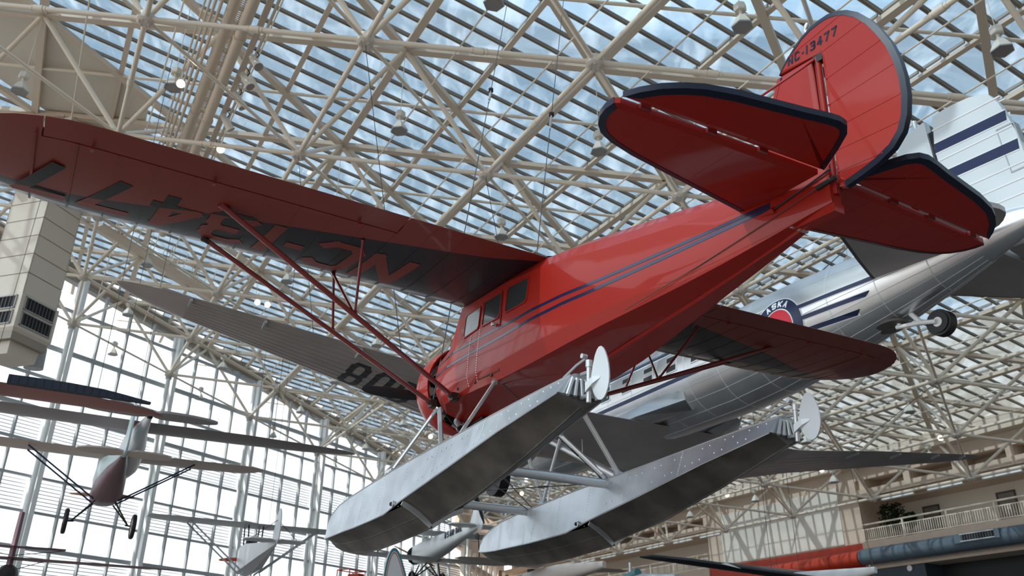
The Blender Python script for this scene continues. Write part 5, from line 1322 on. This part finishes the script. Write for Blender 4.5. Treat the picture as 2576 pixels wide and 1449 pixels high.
# mauve triplane like aircraft at the lower left corner
mv = empty('mauve_airplane', hung(-15.2, 27.0, 3.55)); tag(mv, 'mauve aircraft with thin stacked wings and a tall upright at the lower left corner', 'airplane')
b = MB(); b.loft([[(.0, -.10, -1.2), (.35, .0, -1.2), (0, .10, -1.2), (-.2, 0, -1.2)], [(.0, -.08, 1.4), (.3, .0, 1.4), (0, .08, 1.4), (-.15, 0, 1.4)]]); obj('upright', b, m_mauve, mv)
for sd in (1, -1):
    simple_wing(mv, 'lower_wing', [(.0, .4, .02, .8, .09), (3.5, .3, .0, .65, .09), (4.6, .1, -.02, .3, .07), (4.9, 0, -.02, .1, .05)], m_mauve, sd)
    simple_wing(mv, 'upper_wing', [(.0, .25, .36, .5, .1), (1.1, .3, .37, .55, .1), (1.45, .3, .37, .5, .1)], m_mauve, sd)
b = MB(); b.lathe([(-.3, .0), (-.28, .22), (0, .30), (.4, .28), (.6, 0)], (0, 0, -.45), (1, 0, 0), 16); obj('hub', b, m_dark, mv, 40)
tubes(mv, 'brace_wire', m_rope, [((0, 0, 0.1), (.2, 1.4, .36)), ((0, 0, .1), (.2, -1.4, .36)), ((0, .1, -.4), (.2, -.9, .0)), ((0, -.1, -.4), (.2, .9, .0))], .012)

# orange lift basket, dark winged aircraft and white biplane near the lower right
ol = empty('lift_basket', frame(AB, NW, Z_, Vector((-8.0, 45.0, 5.05)) + H)); tag(ol, 'orange red railed lift basket standing far off before the glass wall', 'lift')
for x_ in (-.6, .6):
    for y_ in (-.4, .4): b = MB(); b.tube((x_, y_, -6.7), (x_, y_, .42), .03, n=6); obj('post', b, m_orange, ol)
for z_ in (-.1, .42):
    for s_ in (-.4, .4): b = MB(); b.tube((-.6, s_, z_), (.6, s_, z_), .03, n=6); obj('rail', b, m_orange, ol)
    for s_ in (-.6, .6): b = MB(); b.tube((s_, -.4, z_), (s_, .4, z_), .03, n=6); obj('rail', b, m_orange, ol)
b = MB(); b.box(.15, .6, -.35, .35, -.5, .3); obj('control_box', b, m_orange, ol)
dwM = Matrix.Identity(4)
P0_, P1_ = Vector((5.0, 34.0, 4.71)) + H, Vector((12.6, 34.2, 3.85)) + H
dw = empty('black_rotor_aircraft', hung(*(Vector((4.9, 34.3, 3.55))))); tag(dw, 'machine with a long drooping black blade below the right float', 'helicopter')
Mi = dw.matrix_world.inverted(); A_ = Mi @ P0_; C_ = Mi @ P1_
b = MB(); d = (C_ - A_); secs = []
side = Vector((0, 0, 1)).cross(d).normalized()
for t, w, h, dzz in ((0, .05, .03, 0.02), (.06, .22, .10, .07), (.25, .28, .13, .08), (.6, .28, .13, .05), (1, .28, .12, 0)):
    c = A_ + d * t + Vector((0, 0, dzz)); secs.append([c + side * w * cos(2 * pi * k / 10) + Vector((0, 0, 1)) * h * sin(2 * pi * k / 10) for k in range(10)])
b.loft(secs); bl = obj('blade', b, m_black, dw, 45)
b = MB(); c = A_ + d * .40; b.loft([[c + d * .0 + Vector((0, 0, .10)), c + d * .03 + Vector((0, 0, .17)), c + d * .10 + Vector((0, 0, .02))], [c + d * .0 + side * -.3 + Vector((0, 0, .10)), c + d * .03 + side * -.3 + Vector((0, 0, .17)), c + d * .10 + side * -.3 + Vector((0, 0, .02))]]); obj('white_mark', b, m_white, bl)
loft_body(dw, 'cabin', [(1.6, -.2, .2, .2), (1.2, -.1, .55, .5), (-.6, 0, .6, .55), (-2.4, .1, .2, .25)], m_silver)
b = MB(); b.tube((.4, .0, .35), (.4, 0, 1.05), .06, n=8); obj('mast', b, m_strutal, dw)
b = MB(); b.tube((.9, .0, .45), (-.2, .1, .62), .16, n=12); obj('teal_nose', b, m_teal, dw, 40)
wb = empty('white_biplane', hung(11.6, 37.4, 4.55)); tag(wb, 'white winged aircraft with a thin wing crossing before the orange red band', 'airplane')
for sd in (1, -1): simple_wing(wb, 'wing', [(.0, .6, .1, 1.2, .08), (3.6, .6, .14, 1.2, .08), (4.6, .3, .15, .6, .06), (4.9, 0, .15, .1, .05)], m_white, sd)
loft_body(wb, 'fuselage', [(1.6, -.5, .15, .15), (.9, -.5, .45, .5), (-1, -.5, .45, .5), (-4.5, -.3, .08, .12)], m_white)
b = MB(); b.lathe([(1.55, .42), (1.8, .42), (1.9, .3), (1.9, 0)], (0, 0, -.5), (1, 0, 0), 16); obj('engine_cowl', b, m_embred, wb, 40)
tubes(wb, 'hanging_wire', m_rope, [((0, .8, .1), (0, .8, 8)), ((0, -.8, .1), (0, -.8, 7))], .012)
sw = empty('striped_cabin_airplane', hung(1.6, 40.0, 4.55)); tag(sw, 'pale cabin aircraft with dark goggle like openings under the right float', 'airplane')
loft_body(sw, 'fuselage', [(2.0, -.1, .2, .2), (1.4, .0, .5, .45), (-1.2, .1, .5, .42), (-4.6, .15, .1, .14)], m_cream)
for sd in (1, -1): simple_wing(sw, 'wing', [(.3, .6, .55, 1.3, .09), (3.6, .6, .62, 1.3, .09), (4.4, .3, .64, .6, .06)], m_cream, sd)
b = MB(); b.box(1.4, 2.05, -.3, .3, -.2, .35); obj('teal_nose', b, m_teal, sw)
for y_ in (-.22, .22): b = MB(); b.tube((.9, y_, .40), (.9, y_, .52), .18, n=12); obj('cockpit_opening', b, m_dark, sw, 40)

# ------------------------------------------------------------------ high bay lamps under the frame
def make_lamp():
    r = empty('high_bay_lamp')
    b = MB(); b.tube((0, 0, .78), (0, 0, 3.3), .012, n=6); obj('cord', b, m_lampw, r)
    b = MB(); b.lathe([(.52, .0), (.52, .15), (.56, .17), (.70, .17), (.78, .10), (.78, 0)], (0, 0, 0), (0, 0, 1), 6); obj('ballast_box', b, m_lampw, r)
    b = MB(); b.tube((0, 0, .34), (0, 0, .54), .045, n=10); obj('neck', b, m_lampw, r)
    b = MB(); b.lathe([(.36, .05), (.34, .11), (.22, .18), (.03, .275), (.0, .285), (-.02, .275), (.02, .26), (.2, .16)], (0, 0, 0), (0, 0, 1), 6); obj('reflector', b, m_lampw, r, 30)
    b = MB(); b.lathe([(-.012, 0), (-.012, .262), (.004, .262)], (0, 0, 0), (0, 0, 1), 6); obj('lens', b, m_lampg, r)
    b = MB(); b.lathe([(-.022, .258), (-.022, .285), (.012, .292), (.012, .258), (-.022, .258)], (0, 0, 0), (0, 0, 1), 6); obj('rim', b, m_mull, r)
    return r
lamp0 = make_lamp(); used = False
LL = {(1, 0): 'high bay lamp hanging left of the roof centre, above the red wing', (1, -1): 'high bay lamp cut by the top edge of the photo', (2, 0): 'high bay lamp just left of the red stabilizer tip',
      (2, 1): 'high bay lamp hanging above the red cabin roof', (2, -1): 'high bay lamp left of the red fin, near the top edge', (0, 0): 'high bay lamp beside the glaring spotlight and the pipe bundle',
      (0, 2): 'small high bay lamp just above the grey wing tip, beside the walkway', (0, 3): 'small high bay lamp before the glass wall top, left of the grey wing tip', (1, 2): 'small high bay lamp seen between the two left wing struts',
      (2, 3): 'small high bay lamp over the grey wing just left of the red nose', (1, 4): 'small high bay lamp before the glass wall just below the grey wing', (3, 6): 'small high bay lamp left of the forward float strut', (6, 3): 'high bay lamp right of the right water rudder, under the roof',
      (7, 4): 'high bay lamp before the beige wall above the balcony opening', (7, 5): 'high bay lamp before the beige wall below the silver right wing', (7, 6): 'high bay lamp before the left half of the pale banner panel', (7, 7): 'high bay lamp before the slot openings left of the banner panel',
      (1, 3): 'small high bay lamp under the grey wing above the glass wall roof edge', (3, 1): 'high bay lamp peeping over the red fuselage top', (5, 2): 'high bay lamp right of the red right wing tip', (3, 0): 'high bay lamp beside the red stabilizer root',
      (3, -1): 'high bay lamp right of the red rudder at the top right', (-1, 0): 'high bay lamp at the far left before the solid cream roof panel'}
n_l = 0
for i in range(-2, 9):
    for j in range(-2, 12):
        if not top_ok(i, j) or i == 8: continue
        T = roofM @ RL(i + 1 / 3, j + 2 / 3, DT); P = T - Vector((0, 0, 3.3))
        if not seen(P, 15): continue
        if (i, j) == (0, 0): P += Vector((-.7, -1.1, .05))
        if not used: o = lamp0; used = True
        else:
            o = lamp0.copy(); COL.objects.link(o)
            for ch in lamp0.children: c = ch.copy(); COL.objects.link(c); c.parent = o
        o.location = P; o.rotation_euler = (0, 0, radians(37 * ((i * 3 + j) % 5)))
        tag(o, LL.get((i, j), 'hexagonal high bay lamp hanging small and far back under the roof'), 'lamp', 'high bay lamps under the roof'); n_l += 1
# track spotlights, lit
def spot(i, j, off, lab, d, lit=True, group='track spotlights'):
    P = roofM @ RL(i, j, off * SP); s = empty('spotlight', Matrix.Translation(P)); tag(s, lab, 'spotlight', group)
    d = Vector(d).normalized(); b = MB(); b.tube((0, 0, .45), (0, 0, .1), .025, n=6); obj('yoke', b, m_lampw, s)
    b = MB(); b.tube(-d * .22, d * .0, .09, .13, n=14); obj('can', b, m_lampw, s, 40)
    b = MB(); b.tube(d * .0, d * .015, .12, n=14); obj('lens', b, m_spot if lit else m_lampg, s)
    return P, d
cdir = lambda i, j, off: (H - (roofM @ RL(i, j, off * SP)))
SPL = [(.25, .47, 0, 'glaring white spotlight above the red wing at the upper left'), (.58, 1.04, 0, 'small lit spotlight just above the red wing edge'), (1.32, 3.09, 0, 'left one of the paired lit spotlights over the grey wing'), (1.40, 3.11, 0, 'right one of the paired lit spotlights over the grey wing'),
       (7.0, 4.13, 0, 'lit spotlight high on the right before the beige wall'), (7.02, 5.33, 0, 'left one of the paired lit spotlights under the silver right wing'), (7.0, 5.19, 0, 'right one of the paired lit spotlights under the silver right wing'), (7.03, 6.55, 0, 'lit spotlight on the frame edge beside the right float'),
       (5.25, 7.0, 0, 'small lit spotlight between the two floats'), (5.51, 7.61, 0, 'small lit spotlight above the front spreader bar'), (3.76, 5.88, 0, 'small lit spotlight below the red engine cowl')]
for k, (i, j, off, lab) in enumerate(SPL):
    P, d = spot(i, j, off, lab, cdir(i, j, off))
    if k == 0:
        L_ = bpy.data.lights.new('spot_glow', 'SPOT'); L_.energy = 350; L_.color = (1, .8, .55); L_.spot_size = radians(70); L_.shadow_soft_size = .1
        lo_ = bpy.data.objects.new('spot_glow', L_); COL.objects.link(lo_); lo_.location = P + d * .1; lo_.rotation_euler = d.to_track_quat('-Z', 'Y').to_euler()
for k, (i, j) in enumerate(((.565, .42), (.56, .58), (.565, .76), (.55, .98))):
    P = roofM @ RL(i, j, .15 * SP); s = empty('stage_light', Matrix.Translation(P)); tag(s, ('topmost', 'second', 'third', 'lowest')[k] + ' of four pale stage lights clamped beside the pipe bundle', 'spotlight', 'stage lights by the pipes')
    d = Vector((.5, -.2 + .2 * k, -.8)).normalized(); b = MB(); b.tube(-d * .28, d * .1, .10, .12, n=12); b.tube(d * .1, d * .34, .12, .155, n=12); obj('can', b, m_lampw, s, 40)
    b = MB(); b.tube(d * .335, d * .345, .14, n=12); obj('lens', b, m_lampg, s)
    b = MB(); b.path([-d * .1 + Vector((0, 0, .42)), -d * .1 + Vector((.14, 0, .2)), -d * .05], .018, 6); obj('yoke', b, m_black, s)
member_ = empty('lighting_bar', roofM); tag(member_, 'thin cream bar carrying the stage lights beside the pipe bundle', 'bar')
member('tube', RL(.555, -.2, .15 * SP + .42), RL(.555, 1.3, .15 * SP + .42), .03, m_steel, member_)

# ------------------------------------------------------------------ suspension cables
def cable(p, q, lab, r=.010, tb=None):
    p = Vector(p); q = Vector(q); e = empty('suspension_cable', Matrix.Translation(p)); tag(e, lab, 'cable')
    b = MB(); b.tube((0, 0, 0), q - p, r, n=6); obj('rope', b, m_rope, e)
    if tb:
        d = (q - p); c = d * tb; u = d.normalized(); b = MB(); b.tube(c - u * .16, c + u * .16, .028, n=8); b.tube(c - u * .30, c - u * .16, .018, n=6); b.tube(c + u * .16, c + u * .30, .018, n=6); obj('turnbuckle', b, m_mull, e, 40)
        b = MB(); b.lathe([(-.05, .05), (0, .065), (.05, .05), (0, .03), (-.05, .05)], c + u * .34, (1, 0, 0), 10); obj('shackle', b, m_black, e, 40)
s2w = lambda x, y, z: sM @ Vector((x, y, z))
cable(s2w(.45, .66, -1.15), Vector((-.18, 17.77, 17.21)) + H, 'dark cable with turnbuckle running up from the red nose, left strand', .009, .60)
cable(s2w(.45, -.66, -1.15), Vector((1.34, 17.56, 17.02)) + H, 'dark cable with turnbuckle running up from the red nose, right strand', .009, .55)
cable(s2w(-5.56, 0, .86), Vector((6.93, 15.44, 15.79)) + H, 'cable with red shackle lifting the red fin at its top', .008, .1)
def node(i, j, z=-.1): return roofM @ RL(i, j, z)
a2w = lambda x, y, z: aM @ Vector((x, y, z))
cable(a2w(-13.9, 0, 1.38), node(4, 1), 'dark cable with turnbuckle holding the silver fuselage', .014, .06)
cable(a2w(-6.2, 7.0, -.5), node(1, 0), 'long thin cable from roof node to the grey wing, outer strand', .012)
cable(a2w(-6.4, 3.2, -.9), node(2, 1), 'long thin cable from roof node to the grey wing, inner strand', .012)
cable(a2w(-6.6, 9.6, -.3), node(1, 1), 'thin cable dropping to the grey wing near its tip', .010)
cable(a2w(-6.2, -9.0, -.3), node(6, 3), 'thin cable dropping to the silver right wing', .012)
for k, (i, j, z0) in enumerate(((7, 5, 4.5), (7, 6, 4.6), (8, 4, 5.2), (8, 3, 6.0))):
    P = node(i, j); Q = P.copy(); Q.z = z0 + H.z; Q.y -= 1.0; cable(Q, P, ('thin cable crossing the pale banner panel at its middle', 'thin cable crossing the left part of the pale banner panel', 'thin cable crossing the balcony left of the doors', 'thin cable crossing the blue grey duct grille')[k], .012)

# ------------------------------------------------------------------ potted plants on the right balcony
def plant(nm, b0, e0, w, h, seed, lab):
    R = random.Random(seed); p = empty(nm, rwM @ Matrix.Translation((e0, b0, 8.55))); tag(p, lab, 'plant')
    b = MB(); b.lathe([(0, .0), (0, .20), (.42, .27), (.42, .23), (.38, 0)], (0, 0, 0), (0, 0, 1), 14); obj('pot', b, mat('pot_brown', (.08, .05, .035), .6), p, 40)
    b = MB()
    for k in range(7): a = R.uniform(0, 6.28); b.path([(0, 0, .38), (.15 * cos(a), .15 * sin(a), .9), (.45 * cos(a) * w, .45 * sin(a) * w, h * R.uniform(.7, .95))], .018, 5)
    obj('stem', b, mat('stem_brown', (.06, .04, .02), .7), p, stuff=True)
    b = MB()
    for k in range(520):
        a = R.uniform(0, 6.28); rr = sqrt(R.random()) * w * (.85 + .2 * sin(3 * a)); z = .75 + R.random() * (h - .75); rr *= sqrt(max(.05, 1 - ((z - h * .6) / (h * .55)) ** 2))
        c = Vector((rr * cos(a) * .7, rr * sin(a), z)); u = Vector((R.uniform(-1, 1), R.uniform(-1, 1), R.uniform(-.5, .8))).normalized(); v = u.cross(Vector((R.random(), R.random(), 1))).normalized(); l = R.uniform(.10, .19)
        b.add([c - u * l, c + v * l * .4, c + u * l, c - v * l * .4], [(0, 1, 2, 3)])
    obj('foliage', b, m_leaf, p, stuff=True)
plant('potted_plant', 35.6, 1.0, .98, 2.25, 3, 'wide leafy potted plant behind the balcony railing beside the pier')
plant('potted_shrub', 34.3, .9, .5, 1.5, 9, 'smaller potted shrub behind the railing before the left balcony door')
